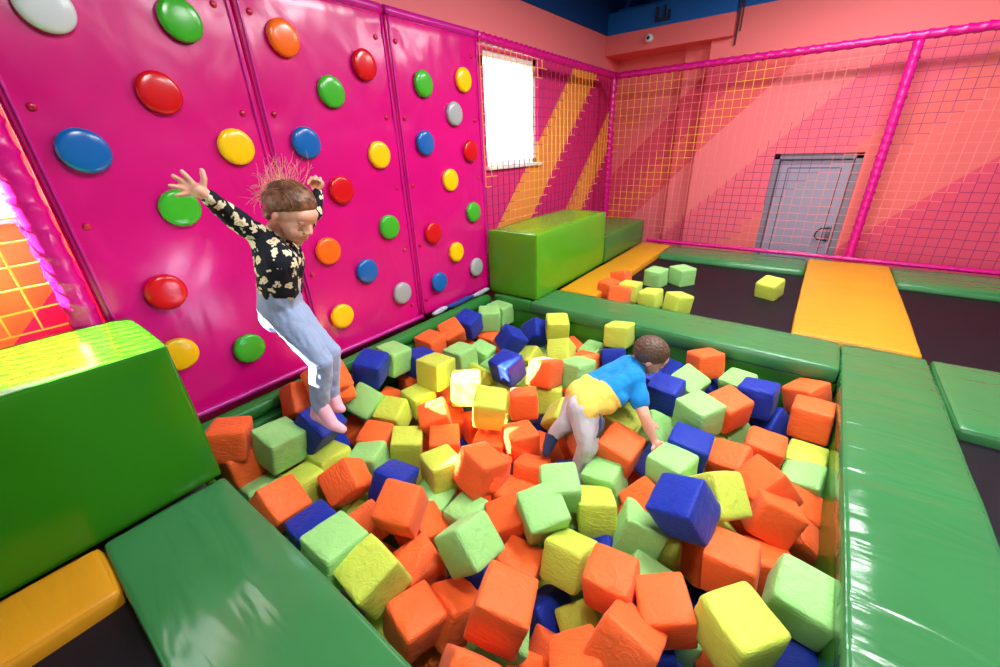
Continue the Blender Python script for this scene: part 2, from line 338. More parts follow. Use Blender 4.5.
# ------------------------------------------------------------------ climbing wall
M_mag = vinyl('magenta_vinyl', (207, 3, 118), .24, (1, 1, .6), (0, 0, 0), .75, .03, 2.6, .14)
M_pur = vinyl('purple_pink_vinyl', (196, 20, 140), .28, (1, 1, 1), (0, 0, 0), .4, .02, 6)
M_riv = plain('rivet_red', (190, 10, 60), .3)
PF = -2.83
RZ = (.18, .7, 1.22, 1.735, 2.25)
for nm, (y0, y1), lab in (('climbing_wall', (.312, 1.352), 'magenta vinyl climbing wall panel behind the jumping girl, nearest the left edge'),
                          ('climbing_wall', (1.368, 2.412), 'middle magenta vinyl climbing wall panel, right of the jumping girl'),
                          ('climbing_wall', (2.428, 3.478), 'magenta vinyl climbing wall panel beside the far window and tall block')):
    org = Vector((PF, (y0 + y1) / 2, .03))
    t = thing(nm, lab, 'wall panel', org)
    bm = bmesh.new()
    rbox(bm, Vector((-.06, y0 - org.y, 0)), Vector((0, y1 - org.y, 2.375)), .02, .06, .012, .004, int(y0 * 10), (1, 3, 3))
    # dimple the cover round each rivet
    ys = (y0 + .08 - org.y, y1 - .09 - org.y)
    for vv in bm.verts:
        if vv.co.x > -.02:
            for yy in ys:
                for z in RZ:
                    dd = math.hypot(vv.co.y - yy, vv.co.z - z + .03)
                    vv.co.x -= .016 * math.exp(-(dd / .05) ** 2)
    obj('padded_cover', bm, M_mag, t)
    for yy in ys:
        for z in RZ:
            bm = bmesh.new(); c = Vector((-.008, yy, z - .03))
            tube(bm, [c, c + Vector((.008, 0, 0)), c + Vector((.012, 0, 0))], [.018, .016, .008], 12); obj('rivet', bm, M_riv, t)
    bm = bmesh.new()
    tube(bm, straight((-.02, y0 - org.y + .01, 2.4), (-.02, y1 - org.y - .01, 2.4), .05), .036, 12, True); obj('top_roll', bm, M_pur, t)
    for yy in (y0 + .022 - org.y, y1 - .022 - org.y):
        bm = bmesh.new(); tube(bm, straight((.004, yy, .02), (.004, yy, 2.36), .12), .008, 6); obj('edge_piping', bm, M_pur, t)
    if y0 < 2.4:
        bm = bmesh.new(); tube(bm, straight((.012, y0 - org.y, .01), (.012, y1 - org.y, .01), .1), .02, 10); obj('bottom_rail', bm, M_pur, t)
HC = {'red': (206, 14, 24), 'green': (62, 172, 40), 'blue': (16, 96, 176), 'yellow': (250, 196, 10), 'orange': (244, 104, 20), 'grey': (160, 164, 168), 'white': (205, 210, 216)}
M_hold = {k: plain('hold_' + k, c, .22, .5) for k, c in HC.items()}
def xray(u, v, x):
    d = Vector(RC[0]) * ((u - 500) / FPX) + Vector(RC[1]) * ((v - 333.5) / FPX) + Vector(RC[2])
    return EYE + d * (x / d.x)
HOLDS = [  # colour, picture position read off the photograph, what singles it out
 ('white', 44, 6, 'white round climbing hold cut by the top edge, above the blue one'), ('green', 180, 20, 'topmost green round hold on the nearest climbing panel'),
 ('red', 159, 93, 'upper red round hold on the nearest panel, above the outstretched hand'), ('blue', 84, 151, 'only blue round hold on the nearest climbing panel'),
 ('yellow', 236, 147, 'yellow round hold above the flying hair of the girl'), ('green', 180, 208, 'green round hold right behind the spread hand of the girl'),
 ('red', 166, 292, 'lower red round hold on the nearest panel, above the big green block'), ('yellow', 179, 354, 'yellow round hold half hidden by the corner of the big green block'),
 ('green', 249, 348, 'lowest green round hold, left of the legs of the girl'),
 ('orange', 283, 38, 'upper orange round hold near the top of the middle panel'), ('red', 364, 65, 'upper red round hold on the middle panel, near its top right corner'),
 ('green', 331, 92, 'upper green round hold on the middle panel, left of a red one'), ('blue', 306, 143, 'upper blue round hold above the head of the girl'),
 ('yellow', 379, 155, 'upper yellow round hold at the right side of the middle panel'), ('red', 341, 190, 'red round hold right beside the head of the girl'),
 ('orange', 328, 251, 'lower orange round hold in front of the face of the girl'), ('green', 389, 227, 'lower green round hold on the middle panel, beside its right seam'),
 ('blue', 367, 271, 'lower blue round hold on the middle panel, below the green one'), ('grey', 402, 293, 'grey round hold low on the middle climbing panel'),
 ('yellow', 342, 316, 'lowest yellow round hold, right of the knees of the girl'),
 ('green', 423, 84, 'upper green round hold on the panel beside the window'), ('yellow', 463, 80, 'topmost yellow round hold on the panel beside the window'),
 ('grey', 454, 114, 'upper grey round hold on the panel beside the window'), ('blue', 425, 143, 'upper blue round hold on the panel beside the window'),
 ('red', 470, 151, 'upper red round hold next to the bright window'), ('yellow', 450, 180, 'middle yellow round hold of the three on the panel beside the window'),
 ('green', 473, 212, 'lower green round hold just above the tall green block'), ('red', 433, 233, 'lower red round hold on the panel beside the window'),
 ('yellow', 456, 252, 'lowest yellow round hold on the panel beside the window'), ('blue', 439, 282, 'lower blue round hold on the panel beside the window'),
 ('grey', 476, 267, 'lower grey round hold next to the tall green block')]
bm = bmesh.new()
prof = [(0, .092), (.012, .098), (.028, .097), (.037, .09), (.042, .078), (.045, .05), (.046, .0)]
rings = []
for x, r in prof:
    if r == 0: rings.append([bm.verts.new((x, 0, 0))]); continue
    rings.append([bm.verts.new((x, math.cos(a) * r, math.sin(a) * r)) for a in [2 * math.pi * k / 40 for k in range(40)]])
for a, b_ in zip(rings, rings[1:]):
    for k in range(40):
        if len(b_) == 1: bm.faces.new((a[k], a[(k + 1) % 40], b_[0]))
        else: bm.faces.new((a[k], a[(k + 1) % 40], b_[(k + 1) % 40], b_[k]))
bmesh.ops.recalc_face_normals(bm, faces=bm.faces)
hm = bpy.data.meshes.new('hold'); bm.to_mesh(hm); bm.free(); hm.polygons.foreach_set('use_smooth', [True] * len(hm.polygons))
HM = {}
for k in HC:
    HM[k] = hm.copy(); HM[k].materials.append(M_hold[k])
for c, u, v, lab in HOLDS:
    o = bpy.data.objects.new('climbing_hold', HM[c]); COL.objects.link(o)
    o.location = xray(u, v, PF + .022); o.location.x = PF + .009
    tag(o, lab, 'climbing hold', 'round holds on the climbing wall')

# ------------------------------------------------------------------ padded posts and nets
M_tube = vinyl('pink_tube_vinyl', (208, 10, 128), .27, (1, 1, 1), (0, 0, 0), .5, .015, 9)
def padded_tube(label, a, b_, r, cat='padded pole', pitch=.09, name='padded_pole'):
    bm = bmesh.new(); L = (Vector(b_) - Vector(a)).length
    tube(bm, straight(a, b_, .02), r, 16, True, .24, pitch)
    return tag(obj(name, bm, M_tube, loc=a), label, cat)
padded_tube('pink wrapped post at the left edge of the climbing wall', (-2.86, .235, 0), (-2.86, .235, 2.44), .055, pitch=.12)
padded_tube('pink wrapped rail along the top of the window net', (-2.86, 3.5, 2.425), (-2.87, 6.68, 2.39), .042, name='padded_rail')
padded_tube('pink wrapped rail along the top of the back net', (-2.83, 6.72, 2.38), (3.3, 6.72, 2.375), .042, name='padded_rail', pitch=.14)
padded_tube('pink wrapped corner post where the two nets meet', (-2.87, 6.72, 0), (-2.87, 6.72, 2.43), .045)
padded_tube('pink wrapped post right of the grey door', (.457, 6.72, 0), (.457, 6.72, 2.335), .046)
padded_tube('thin pink wrapped rail along the foot of the back net', (-2.1, 6.69, .03), (3.3, 6.69, .03), .026, pitch=.08, name='padded_rail')
M_cord = [plain('cord_yellow', (250, 190, 70), .7), plain('cord_purple', (128, 14, 92), .7), plain('cord_pale', (238, 122, 124), .7)]
def net(label, axis, pos, u0, u1, z0, z1, edges, cols, cell=.1, r=.0033):
    """knotted net in a vertical plane; every cord segment takes the colour of its slanting band"""
    nu, nz = int(round((u1 - u0) / cell)), int(round((z1 - z0) / cell))
    bms = {}
    def pt(i, j):
        w = .006 * noise.noise(Vector((i * .7, j * .7, pos)))
        u = u0 + (u1 - u0) * i / nu; z = z0 + (z1 - z0) * j / nz - .012 * math.sin(math.pi * i / nu) * (j / nz)
        p = pos + .03 * math.sin(math.pi * i / nu) * math.sin(math.pi * j / nz) + w
        return Vector((u, p, z + w)) if axis == 0 else Vector((p, u, z + w))
    def seg(a, b_, c):
        if c not in bms: bms[c] = bmesh.new()
        tube(bms[c], [a, b_], r, 4, False)
    for i in range(nu + 1):
        for j in range(nz + 1):
            uu = u0 + (u1 - u0) * i / nu - (z0 + (z1 - z0) * j / nz)
            k = sum(uu > e for e in edges); c = cols[k]
            if i < nu: seg(pt(i, j), pt(i + 1, j), c)
            if j < nz: seg(pt(i, j), pt(i, j + 1), c)
    org = Vector(((u0 + u1) / 2, pos, z0)) if axis == 0 else Vector((pos, (u0 + u1) / 2, z0))
    t = thing('safety_net', label, 'net', org)
    for c, b2 in bms.items():
        bmesh.ops.translate(b2, verts=b2.verts, vec=-org)
        obj(('yellow_netting', 'purple_netting', 'pale_netting')[c], b2, M_cord[c], t, smooth=False)
net('yellow and purple banded safety net in front of the bright far window', 1, -2.86, 3.54, 6.68, .03, 2.39, (2.45, 3.1, 3.8, 4.75, 5.3), (0, 1, 0, 1, 0, 1))
net('banded safety net left of the wrapped post, before the grey door', 0, 6.72, -2.83, .42, .05, 2.35, (-4.1, -3.45, -2.95, -2.05, -1.15), (0, 2, 0, 2, 1, 2))
net('banded safety net right of the wrapped post, at the right edge', 0, 6.72, .5, 3.2, .05, 2.35, (-1.15, -.7, .25), (1, 1, 2, 1))
net('yellow safety net at the left edge above the big green block', 1, -2.86, -1.3, .19, .78, 2.42, (-.62,), (0, 1), .105, .0052)

# ------------------------------------------------------------------ light
W = bpy.data.worlds.new('hall_light'); SC.world = W; W.use_nodes = True
nt = W.node_tree; bg = nt.nodes['Background']
tc = N(nt, 'ShaderNodeTexCoord'); sp = N(nt, 'ShaderNodeSeparateXYZ'); nt.links.new(tc.outputs['Generated'], sp.inputs[0])
mr = N(nt, 'ShaderNodeMapRange'); mr.inputs['From Min'].default_value = .25; mr.inputs['From Max'].default_value = -.25
nt.links.new(sp.outputs[0], mr.inputs['Value'])
mz = N(nt, 'ShaderNodeMapRange'); mz.inputs['From Min'].default_value = -.25; mz.inputs['From Max'].default_value = .1; mz.inputs['To Min'].default_value = .25
nt.links.new(sp.outputs[2], mz.inputs['Value'])
mx = N(nt, 'ShaderNodeMix', data_type='RGBA'); nt.links.new(mr.outputs[0], mx.inputs['Factor'])
mx.inputs['A'].default_value = (.26, .25, .25, 1); mx.inputs['B'].default_value = (7.5, 7.6, 7.8, 1)
m2 = N(nt, 'ShaderNodeVectorMath', operation='SCALE'); nt.links.new(mx.outputs['Result'], m2.inputs[0]); nt.links.new(mz.outputs[0], m2.inputs['Scale'])
nt.links.new(m2.outputs[0], bg.inputs['Color']); bg.inputs['Strength'].default_value = 1.0
def look(o, d): o.rotation_euler = Vector(d).to_track_quat('-Z', 'Y').to_euler()
# low sun through the left window
sd = Vector((1.36, 2.5, -1.95)).normalized()
l = bpy.data.lights.new('sun_beam', 'SPOT'); l.energy = 380000; l.color = (1, .95, .84); l.spot_size = math.radians(20); l.spot_blend = .15; l.shadow_soft_size = .1
o = bpy.data.objects.new('sun_beam', l); COL.objects.link(o); o.location = Vector((-3.2, -1.0, 1.9)) - sd * 12; look(o, sd)
# ceiling lamps
for i, (x, y, e) in enumerate(((-.2, .9, 84), (-.5, 3.2, 108), (.9, 2.6, 92), (.2, 5.2, 100))):
    l = bpy.data.lights.new('ceiling_lamp', 'AREA'); l.shape = 'RECTANGLE'; l.size = 1.2; l.size_y = .6; l.energy = e; l.color = (1, .99, .975)
    o = bpy.data.objects.new('ceiling_lamp', l); COL.objects.link(o); o.location = (x, y, 3.3)
# ------------------------------------------------------------------ foam cubes
CC = {'o': (250, 102, 40), 'y': (196, 212, 76), 'g': (150, 210, 122), 'b': (3, 42, 158)}
M_cube = {k: fabric('cube_cover_' + k, c, .55, .35, 4.5, (1, 1, 3.5), .03, .10, .3) for k, c in CC.items()}
def cube_mesh(seed):
    rnd = random.Random(seed)
    bm = bmesh.new()
    n = 12
    ex = rnd.choice((13, 17, 24))
    sk = [rnd.uniform(-.05, .05) for _ in range(6)]
    vd = {}
    def g(i):
        t = -1 + 2 * i / n
        return math.copysign(abs(t) ** .72, t)      # denser towards the edges
    def vert(p):
        if p in vd: return vd[p]
        q = Vector([g(c) for c in p])
        L = (abs(q.x) ** ex + abs(q.y) ** ex + abs(q.z) ** ex) ** (1 / ex)
        q = q / L
        m = max(abs(q.x), abs(q.y), abs(q.z))
        a = sorted((abs(q.x), abs(q.y), abs(q.z)))
        bulge = .035 * (1 - a[1] ** 2) * (1 - a[0] ** 2)
        q *= 1 + bulge
        s = Vector((q.x * 1.3 + seed * 5.1, q.y * 1.3 - seed * 2.7, q.z * 3.2 + seed))
        q += q.normalized() * (.03 * noise.noise(s) + .014 * noise.noise(s * 2.6))
        q.x += sk[0] * q.y + sk[1] * q.z; q.y += sk[2] * q.z; q.z *= 1 + sk[3] * .6
        # crease next to the seam
        if a[2] > .9 and .80 < a[1] < .88: q *= .992
        vd[p] = bm.verts.new(q * .5)
        return vd[p]
    for ax in range(3):
        j, k = (ax + 1) % 3, (ax + 2) % 3
        for val in (0, n):
            for a in range(n):
                for b in range(n):
                    ps = []
                    for da, db in ((0, 0), (1, 0), (1, 1), (0, 1)):
                        p = [0, 0, 0]; p[ax] = val; p[j] = a + da; p[k] = b + db; ps.append(vert(tuple(p)))
                    bm.faces.new(ps)
    bmesh.ops.recalc_face_normals(bm, faces=bm.faces)
    me = bpy.data.meshes.new('foam_cube'); bm.to_mesh(me); bm.free()
    me.polygons.foreach_set('use_smooth', [True] * len(me.polygons))
    return me
VAR = [cube_mesh(i) for i in range(6)]
CM = {}
for k in CC:
    for i, me in enumerate(VAR):
        c = me.copy(); c.materials.append(M_cube[k]); CM[k, i] = c
GROUP = {'o': 'orange foam cubes', 'y': 'yellow foam cubes', 'g': 'light green foam cubes', 'b': 'blue foam cubes'}
# colour | x y z | quaternion | size | what singles it out
CUBEOBJ = []
CUBES = """
o|-2.530 0.564 -0.243 0.058 -0.039 0.997 -0.021 0.196|orange foam cube second nearest to the corner of the big green block
o|-2.539 0.549 -0.056 0.891 -0.073 0.036 0.447 0.195|orange foam cube nearest to the corner of the big green block
g|-2.342 0.735 -0.134 0.094 0.043 -0.993 0.060 0.203|light green foam cube second nearest to the corner of the big green block
b|-2.286 0.963 -0.115 0.311 0.098 -0.941 0.089 0.206|blue foam cube nearest to the girl's front foot
o|-2.368 1.139 0.127 0.338 -0.221 -0.825 -0.394 0.201|orange foam cube nearest to the midpoint of the pink wall's foot
o|-2.530 1.013 -0.025 0.713 0.221 0.415 0.520 0.195|orange foam cube by the girl's feet, blue below it
y|-2.168 0.930 -0.345 0.068 -0.024 0.997 -0.031 0.199|yellow foam cube nearest to the girl's front foot
y|-2.136 0.724 -0.353 0.048 0.007 0.999 -0.004 0.188|yellow foam cube nearest to the corner of the big green block
g|-2.338 0.570 -0.410 0.137 0.011 0.990 -0.031 0.188|light green foam cube nearest to the corner of the big green block
o|-1.990 0.512 -0.243 0.287 0.059 -0.939 0.180 0.201|orange foam cube second nearest to the middle of the bottom left pad's pit edge
o|-1.890 0.873 -0.290 0.278 0.023 -0.876 0.393 0.192|orange foam cube by the girl's feet, yellow below it
g|-2.007 1.101 -0.375 0.523 -0.015 -0.044 0.851 0.188|light green foam cube by the girl's feet, blue below it
o|-2.117 1.257 -0.354 0.069 0.220 -0.971 -0.060 0.188|orange foam cube second nearest to the girl's front foot
b|-1.669 1.042 -0.323 0.058 0.163 -0.969 0.179 0.188|blue foam cube by the girl's feet, orange below it
y|-1.925 1.356 -0.387 0.925 -0.031 0.069 0.373 0.190|yellow foam cube by the girl's feet, blue below it
y|-2.225 1.494 -0.328 0.025 0.176 -0.972 -0.152 0.189|yellow foam cube nearest to the midpoint of the pink wall's foot
g|-2.441 1.423 -0.259 0.201 0.061 -0.928 -0.307 0.206|light green foam cube nearest to the midpoint of the pink wall's foot
b|-2.512 1.567 -0.040 0.136 0.260 -0.954 -0.054 0.197|blue foam cube nearest to the midpoint of the pink wall's foot
g|-2.551 1.814 -0.078 0.068 0.043 -0.994 0.071 0.201|light green foam cube nearest to the lowest yellow hold
b|-2.475 2.023 -0.186 0.014 0.088 0.995 -0.039 0.198|blue foam cube second nearest to the lowest yellow hold
y|-2.161 1.918 -0.128 0.004 0.043 -0.997 0.064 0.204|yellow foam cube under the climbing wall, blue on its left
o|-2.564 2.246 -0.147 0.032 0.021 -0.999 -0.004 0.197|orange foam cube second nearest to the far left corner of the pit
o|-2.528 2.494 -0.108 0.203 -0.173 -0.943 -0.200 0.189|orange foam cube nearest to the far left corner of the pit
o|-2.537 2.676 -0.399 0.984 -0.025 0.154 0.089 0.195|mostly buried orange foam cube second nearest to the far left corner of the pit
b|-2.538 2.754 -0.107 0.094 0.036 -0.987 -0.127 0.195|blue foam cube nearest to the far left corner of the pit
g|-2.496 3.032 -0.138 0.942 0.009 0.015 0.335 0.203|light green foam cube second nearest to the far block's lower corner
g|-2.531 3.279 -0.170 0.029 0.002 -1.000 0.007 0.201|light green foam cube nearest to the far block's lower corner
o|-2.427 2.947 -0.355 0.008 0.005 -0.998 -0.066 0.188|mostly buried orange foam cube nearest to the far left corner of the pit
g|-2.303 2.640 -0.337 0.147 0.081 -0.986 0.015 0.189|light green foam cube nearest to the brightest sunlit spot
b|-2.127 2.907 -0.243 0.193 -0.228 -0.927 0.227 0.194|blue foam cube second nearest to the far left corner of the pit
b|-2.039 3.234 -0.274 0.071 -0.483 -0.732 -0.475 0.206|blue foam cube nearest to the far block's lower corner
y|-1.798 3.235 -0.148 0.952 0.088 0.021 0.292 0.198|yellow foam cube nearest to the far block's lower corner
y|-1.599 2.968 -0.268 0.156 -0.067 0.906 -0.389 0.193|yellow foam cube in the far left corner, light green on its left
g|-1.901 3.195 -0.519 0.013 0.179 0.979 0.098 0.188|mostly buried light green foam cube nearest to the far block's lower corner
y|-1.920 2.940 -0.417 0.547 0.127 -0.803 -0.197 0.188|yellow foam cube nearest to the far left corner of the pit
o|-1.640 3.237 -0.379 0.039 -0.265 -0.954 -0.135 0.188|mostly buried orange foam cube second nearest to the head of the boy
g|-1.401 3.246 -0.351 0.074 0.126 0.976 0.162 0.188|light green foam cube second nearest to the waist of the boy
y|-1.178 3.274 -0.091 0.051 0.004 0.997 -0.056 0.196|yellow foam cube nearest to the head of the boy
b|-1.167 3.165 -0.301 0.960 -0.170 -0.113 0.190 0.192|blue foam cube nearest to the waist of the boy
o|-1.369 3.006 -0.343 0.019 0.008 0.999 -0.037 0.188|mostly buried orange foam cube nearest to the head of the boy
o|-1.466 2.459 -0.178 0.060 -0.001 0.986 -0.158 0.200|orange foam cube nearest to the waist of the boy
g|-1.279 2.655 -0.223 0.061 0.104 0.991 -0.062 0.202|light green foam cube nearest to the waist of the boy
b|-1.776 2.362 -0.188 0.003 0.050 0.994 0.095 0.200|blue foam cube nearest to the brightest sunlit spot
g|-2.064 2.567 -0.386 0.167 0.132 0.971 0.104 0.188|mostly buried light green foam cube nearest to the brightest sunlit spot
g|-2.261 2.317 -0.220 0.011 0.008 1.000 0.013 0.196|light green foam cube in the sunlit patch, light green on its right
y|-1.839 1.915 -0.167 0.932 -0.045 0.028 0.358 0.201|yellow foam cube second nearest to the brightest sunlit spot
y|-2.053 2.314 -0.372 0.705 -0.288 -0.608 0.225 0.195|yellow foam cube nearest to the brightest sunlit spot
y|-1.540 1.827 -0.182 0.961 0.049 0.078 0.263 0.206|yellow foam cube in the sunlit patch, yellow above it
y|-1.633 2.108 -0.551 0.500 0.311 -0.805 -0.079 0.188|mostly buried yellow foam cube nearest to the dark sock of the boy
o|-1.473 2.151 -0.304 0.941 -0.118 -0.059 0.311 0.191|orange foam cube in the sunlit patch, light green above it
y|-1.407 2.424 -0.391 0.967 -0.137 -0.033 0.214 0.188|yellow foam cube second nearest to the dark sock of the boy
b|-1.294 2.250 -0.554 0.136 -0.416 -0.666 -0.604 0.188|mostly buried blue foam cube nearest to the far block's lower corner
y|-1.184 2.232 -0.375 0.348 0.117 -0.922 -0.123 0.188|yellow foam cube nearest to the dark sock of the boy
o|-1.283 1.832 -0.364 0.885 -0.025 -0.004 0.465 0.188|fourth closest orange foam cube to the centre of the pit
o|-1.280 1.473 -0.338 0.029 -0.023 0.965 -0.259 0.191|third closest orange foam cube to the centre of the pit
o|-1.729 1.884 -0.470 0.620 -0.245 -0.742 -0.073 0.188|fourth closest orange foam cube to the brightest sunlit spot
o|-1.292 1.403 -0.291 0.094 -0.068 -0.975 0.188 0.206|orange foam cube in the middle of the pit, yellow on its left
o|-1.718 1.522 -0.381 0.921 0.032 0.062 0.382 0.188|orange foam cube in the sunlit patch, orange above it
o|-1.896 1.621 -0.300 0.071 -0.333 -0.928 -0.150 0.192|orange foam cube in the sunlit patch, yellow on its left and orange on its right
o|-1.952 1.805 -0.472 0.087 -0.378 -0.922 0.017 0.188|orange foam cube nearest to the brightest sunlit spot
o|-2.157 1.999 -0.474 0.057 -0.183 -0.981 -0.032 0.188|mostly buried orange foam cube in the sunlit patch, orange below it
y|-2.207 1.740 -0.324 0.036 -0.064 -0.997 -0.013 0.188|yellow foam cube under the climbing wall, orange below it
y|-2.299 1.802 -0.530 0.009 -0.028 0.775 0.632 0.188|mostly buried yellow foam cube nearest to the midpoint of the pink wall's foot
o|-2.473 1.654 -0.417 0.165 0.266 -0.943 0.109 0.188|mostly buried orange foam cube second nearest to the midpoint of the pink wall's foot
o|-2.532 1.968 -0.411 0.780 -0.133 -0.093 0.604 0.195|mostly buried orange foam cube under the climbing wall, blue on its left
o|-2.525 1.237 -0.069 0.868 -0.288 0.402 -0.036 0.195|mostly buried orange foam cube nearest to the midpoint of the pink wall's foot
o|-2.533 1.375 -0.515 0.036 -0.237 -0.940 -0.241 0.188|orange foam cube nearest to the girl's front foot
y|-1.523 1.299 -0.329 0.016 0.164 0.986 -0.019 0.188|yellow foam cube in the middle of the pit, light green below it
g|-1.514 1.192 -0.504 0.982 -0.036 0.151 0.109 0.195|light green foam cube in the middle of the pit, orange below it
y|-1.855 1.381 -0.640 0.822 0.500 0.255 0.099 0.195|mostly buried yellow foam cube by the girl's feet, blue on its left
o|-1.405 0.887 -0.218 0.077 0.179 -0.960 -0.200 0.197|orange foam cube by the bottom left pad, blue above it and orange below it
o|-1.407 0.990 -0.473 0.237 -0.069 -0.944 0.221 0.188|seventh closest orange foam cube to the middle of the bottom left pad's pit edge
g|-1.228 1.207 -0.481 0.066 -0.024 0.998 0.001 0.188|light green foam cube in the middle of the pit, orange above it
g|-0.982 0.949 -0.237 0.377 -0.049 -0.921 0.086 0.196|light green foam cube in the middle of the pit, blue below it
o|-0.992 1.301 -0.440 0.012 0.361 0.917 0.167 0.188|eighth closest orange foam cube to the centre of the pit
g|-0.815 1.350 -0.295 0.160 -0.294 -0.935 -0.114 0.206|light green foam cube second nearest to the centre of the pit
g|-0.803 1.512 -0.250 0.044 -0.432 -0.899 -0.054 0.190|light green foam cube nearest to the dark sock of the boy
y|-0.611 1.585 -0.368 0.955 -0.134 -0.061 0.257 0.188|yellow foam cube nearest to the grey trouser leg of the boy
g|-0.657 1.809 -0.348 0.094 -0.032 0.995 0.031 0.188|light green foam cube around the boy, orange on its right
o|-0.386 1.774 -0.356 0.123 0.355 0.872 0.313 0.188|orange foam cube second nearest to the planted hand of the boy
b|-0.192 1.642 -0.130 0.219 0.054 0.962 0.152 0.202|big dark blue foam cube lying high in front of the boy
g|-0.371 1.606 -0.386 0.204 0.008 -0.780 -0.592 0.200|light green foam cube at the bottom of the photo, blue on its right
y|-0.597 1.251 -0.383 0.081 0.037 0.973 -0.215 0.188|yellow foam cube in the middle of the pit, orange on its left
b|-0.513 1.448 -0.556 0.953 0.176 -0.213 0.123 0.195|mostly buried blue foam cube in the middle of the pit, yellow above it
o|-0.358 1.194 -0.279 0.030 -0.048 0.998 0.028 0.188|seventh closest orange foam cube to the middle of the photo's bottom edge
b|-0.630 1.119 -0.692 0.912 -0.103 -0.373 -0.135 0.195|blue foam cube nearest to the middle of the photo's bottom edge
o|-0.679 0.805 -0.251 0.142 0.189 -0.968 0.084 0.205|orange foam cube at the bottom of the photo, light green below it
g|-0.704 0.803 -0.452 0.352 -0.048 -0.755 -0.551 0.188|light green foam cube nearest to the middle of the photo's bottom edge
y|-0.428 1.144 -0.614 0.759 -0.019 0.457 0.464 0.195|yellow foam cube nearest to the middle of the photo's bottom edge
o|-0.216 0.986 -0.277 0.053 -0.081 -0.865 -0.492 0.198|fourth closest orange foam cube to the middle of the photo's bottom edge
o|-0.331 0.858 -0.391 0.232 0.429 0.871 0.063 0.188|orange foam cube nearest to the middle of the photo's bottom edge
o|-0.570 0.750 -0.596 0.485 0.729 -0.228 0.427 0.195|orange foam cube second nearest to the middle of the photo's bottom edge
o|-0.487 0.905 -0.649 0.847 -0.389 0.197 0.305 0.195|third closest orange foam cube to the middle of the photo's bottom edge
o|-0.640 0.525 -0.318 0.934 0.152 0.268 0.179 0.195|orange foam cube at the bottom of the photo, light green on its right
o|-1.036 0.612 -0.432 0.067 -0.109 -0.990 0.066 0.188|sixth closest orange foam cube to the middle of the bottom left pad's pit edge
o|-0.955 0.775 -0.510 0.009 0.125 0.963 -0.238 0.188|orange foam cube cut by the photo's edge in the middle of the pit
o|-1.228 0.818 -0.462 0.067 -0.132 -0.987 -0.058 0.188|orange foam cube by the bottom left pad, light green on its right
o|-1.464 0.722 -0.589 0.006 -0.043 0.983 -0.176 0.188|mostly buried orange foam cube nearest to the middle of the bottom left pad's pit edge
y|-1.237 0.579 -0.247 0.035 -0.045 -0.989 -0.134 0.199|yellow foam cube nearest to the middle of the bottom left pad's pit edge
g|-1.451 0.532 -0.208 0.017 0.013 -0.997 0.072 0.205|light green foam cube nearest to the middle of the bottom left pad's pit edge
b|-1.698 0.560 -0.281 0.072 0.032 0.997 0.017 0.193|blue foam cube nearest to the middle of the bottom left pad's pit edge
y|-1.771 0.848 -0.572 0.980 0.119 0.097 0.126 0.195|mostly buried yellow foam cube by the bottom left pad, yellow on its left
o|-1.610 0.777 -0.394 0.754 -0.550 0.303 0.192 0.195|orange foam cube nearest to the middle of the bottom left pad's pit edge
b|-1.003 0.974 -0.584 0.929 -0.162 -0.202 0.265 0.195|mostly buried blue foam cube in the middle of the pit, light green above it
o|-0.820 1.126 -0.503 0.053 0.106 -0.987 0.113 0.188|orange foam cube in the middle of the pit, yellow on its right
o|-0.649 1.984 -0.251 0.093 -0.038 -0.993 -0.068 0.206|orange foam cube nearest to the planted hand of the boy
b|-0.430 2.181 -0.431 0.323 0.289 0.836 0.336 0.206|blue foam cube nearest to the planted hand of the boy
g|-0.331 1.955 -0.211 0.021 0.114 0.993 0.007 0.188|light green foam cube nearest to the planted hand of the boy
y|-0.088 1.879 -0.199 0.395 -0.328 -0.857 0.033 0.206|yellow foam cube second nearest to the planted hand of the boy
o|-0.080 2.323 -0.312 0.127 0.085 0.978 0.140 0.189|orange foam cube between boy and right pad, blue on its left
b|-0.298 2.167 -0.210 0.052 0.028 -0.998 0.023 0.204|blue foam cube second nearest to the planted hand of the boy
g|-0.317 2.465 -0.140 0.003 -0.245 -0.970 -0.010 0.202|light green foam cube between boy and right pad, light green above it
o|-0.188 2.742 -0.197 0.028 -0.286 -0.952 -0.107 0.198|orange foam cube second nearest to the middle of the far pit pad
g|-0.126 2.851 -0.447 0.501 0.005 -0.759 -0.416 0.188|light green foam cube between boy and right pad, orange above it
b|-0.582 2.696 -0.196 0.003 0.043 0.997 0.056 0.199|blue foam cube nearest to the middle of the far pit pad
g|-0.510 2.998 -0.254 0.166 -0.151 -0.959 -0.175 0.205|light green foam cube nearest to the middle of the far pit pad
b|-0.646 3.231 -0.339 0.244 0.313 0.876 0.274 0.188|mostly buried blue foam cube nearest to the middle of the far pit pad
b|-0.854 3.065 -0.335 0.968 0.101 0.166 0.159 0.195|mostly buried blue foam cube nearest to the head of the boy
o|-0.441 3.219 -0.144 0.105 0.385 0.917 -0.016 0.192|orange foam cube nearest to the middle of the far pit pad
b|-0.355 3.249 -0.433 0.798 0.207 0.220 0.522 0.195|mostly buried blue foam cube second nearest to the middle of the far pit pad
g|-0.177 3.186 -0.253 0.074 0.187 0.974 0.101 0.188|light green foam cube second nearest to the middle of the far pit pad
b|-0.041 2.952 -0.171 0.039 0.053 0.997 -0.038 0.201|blue foam cube second nearest to the middle of the far pit pad
b|0.069 3.023 -0.402 0.228 0.153 0.935 0.226 0.188|blue foam cube nearest to the middle of the right pit pad
o|0.280 2.944 -0.213 0.037 0.054 0.998 -0.021 0.200|orange foam cube second nearest to the far right corner of the pit
o|0.243 3.223 -0.212 0.857 -0.111 -0.135 0.485 0.195|orange foam cube nearest to the far right corner of the pit
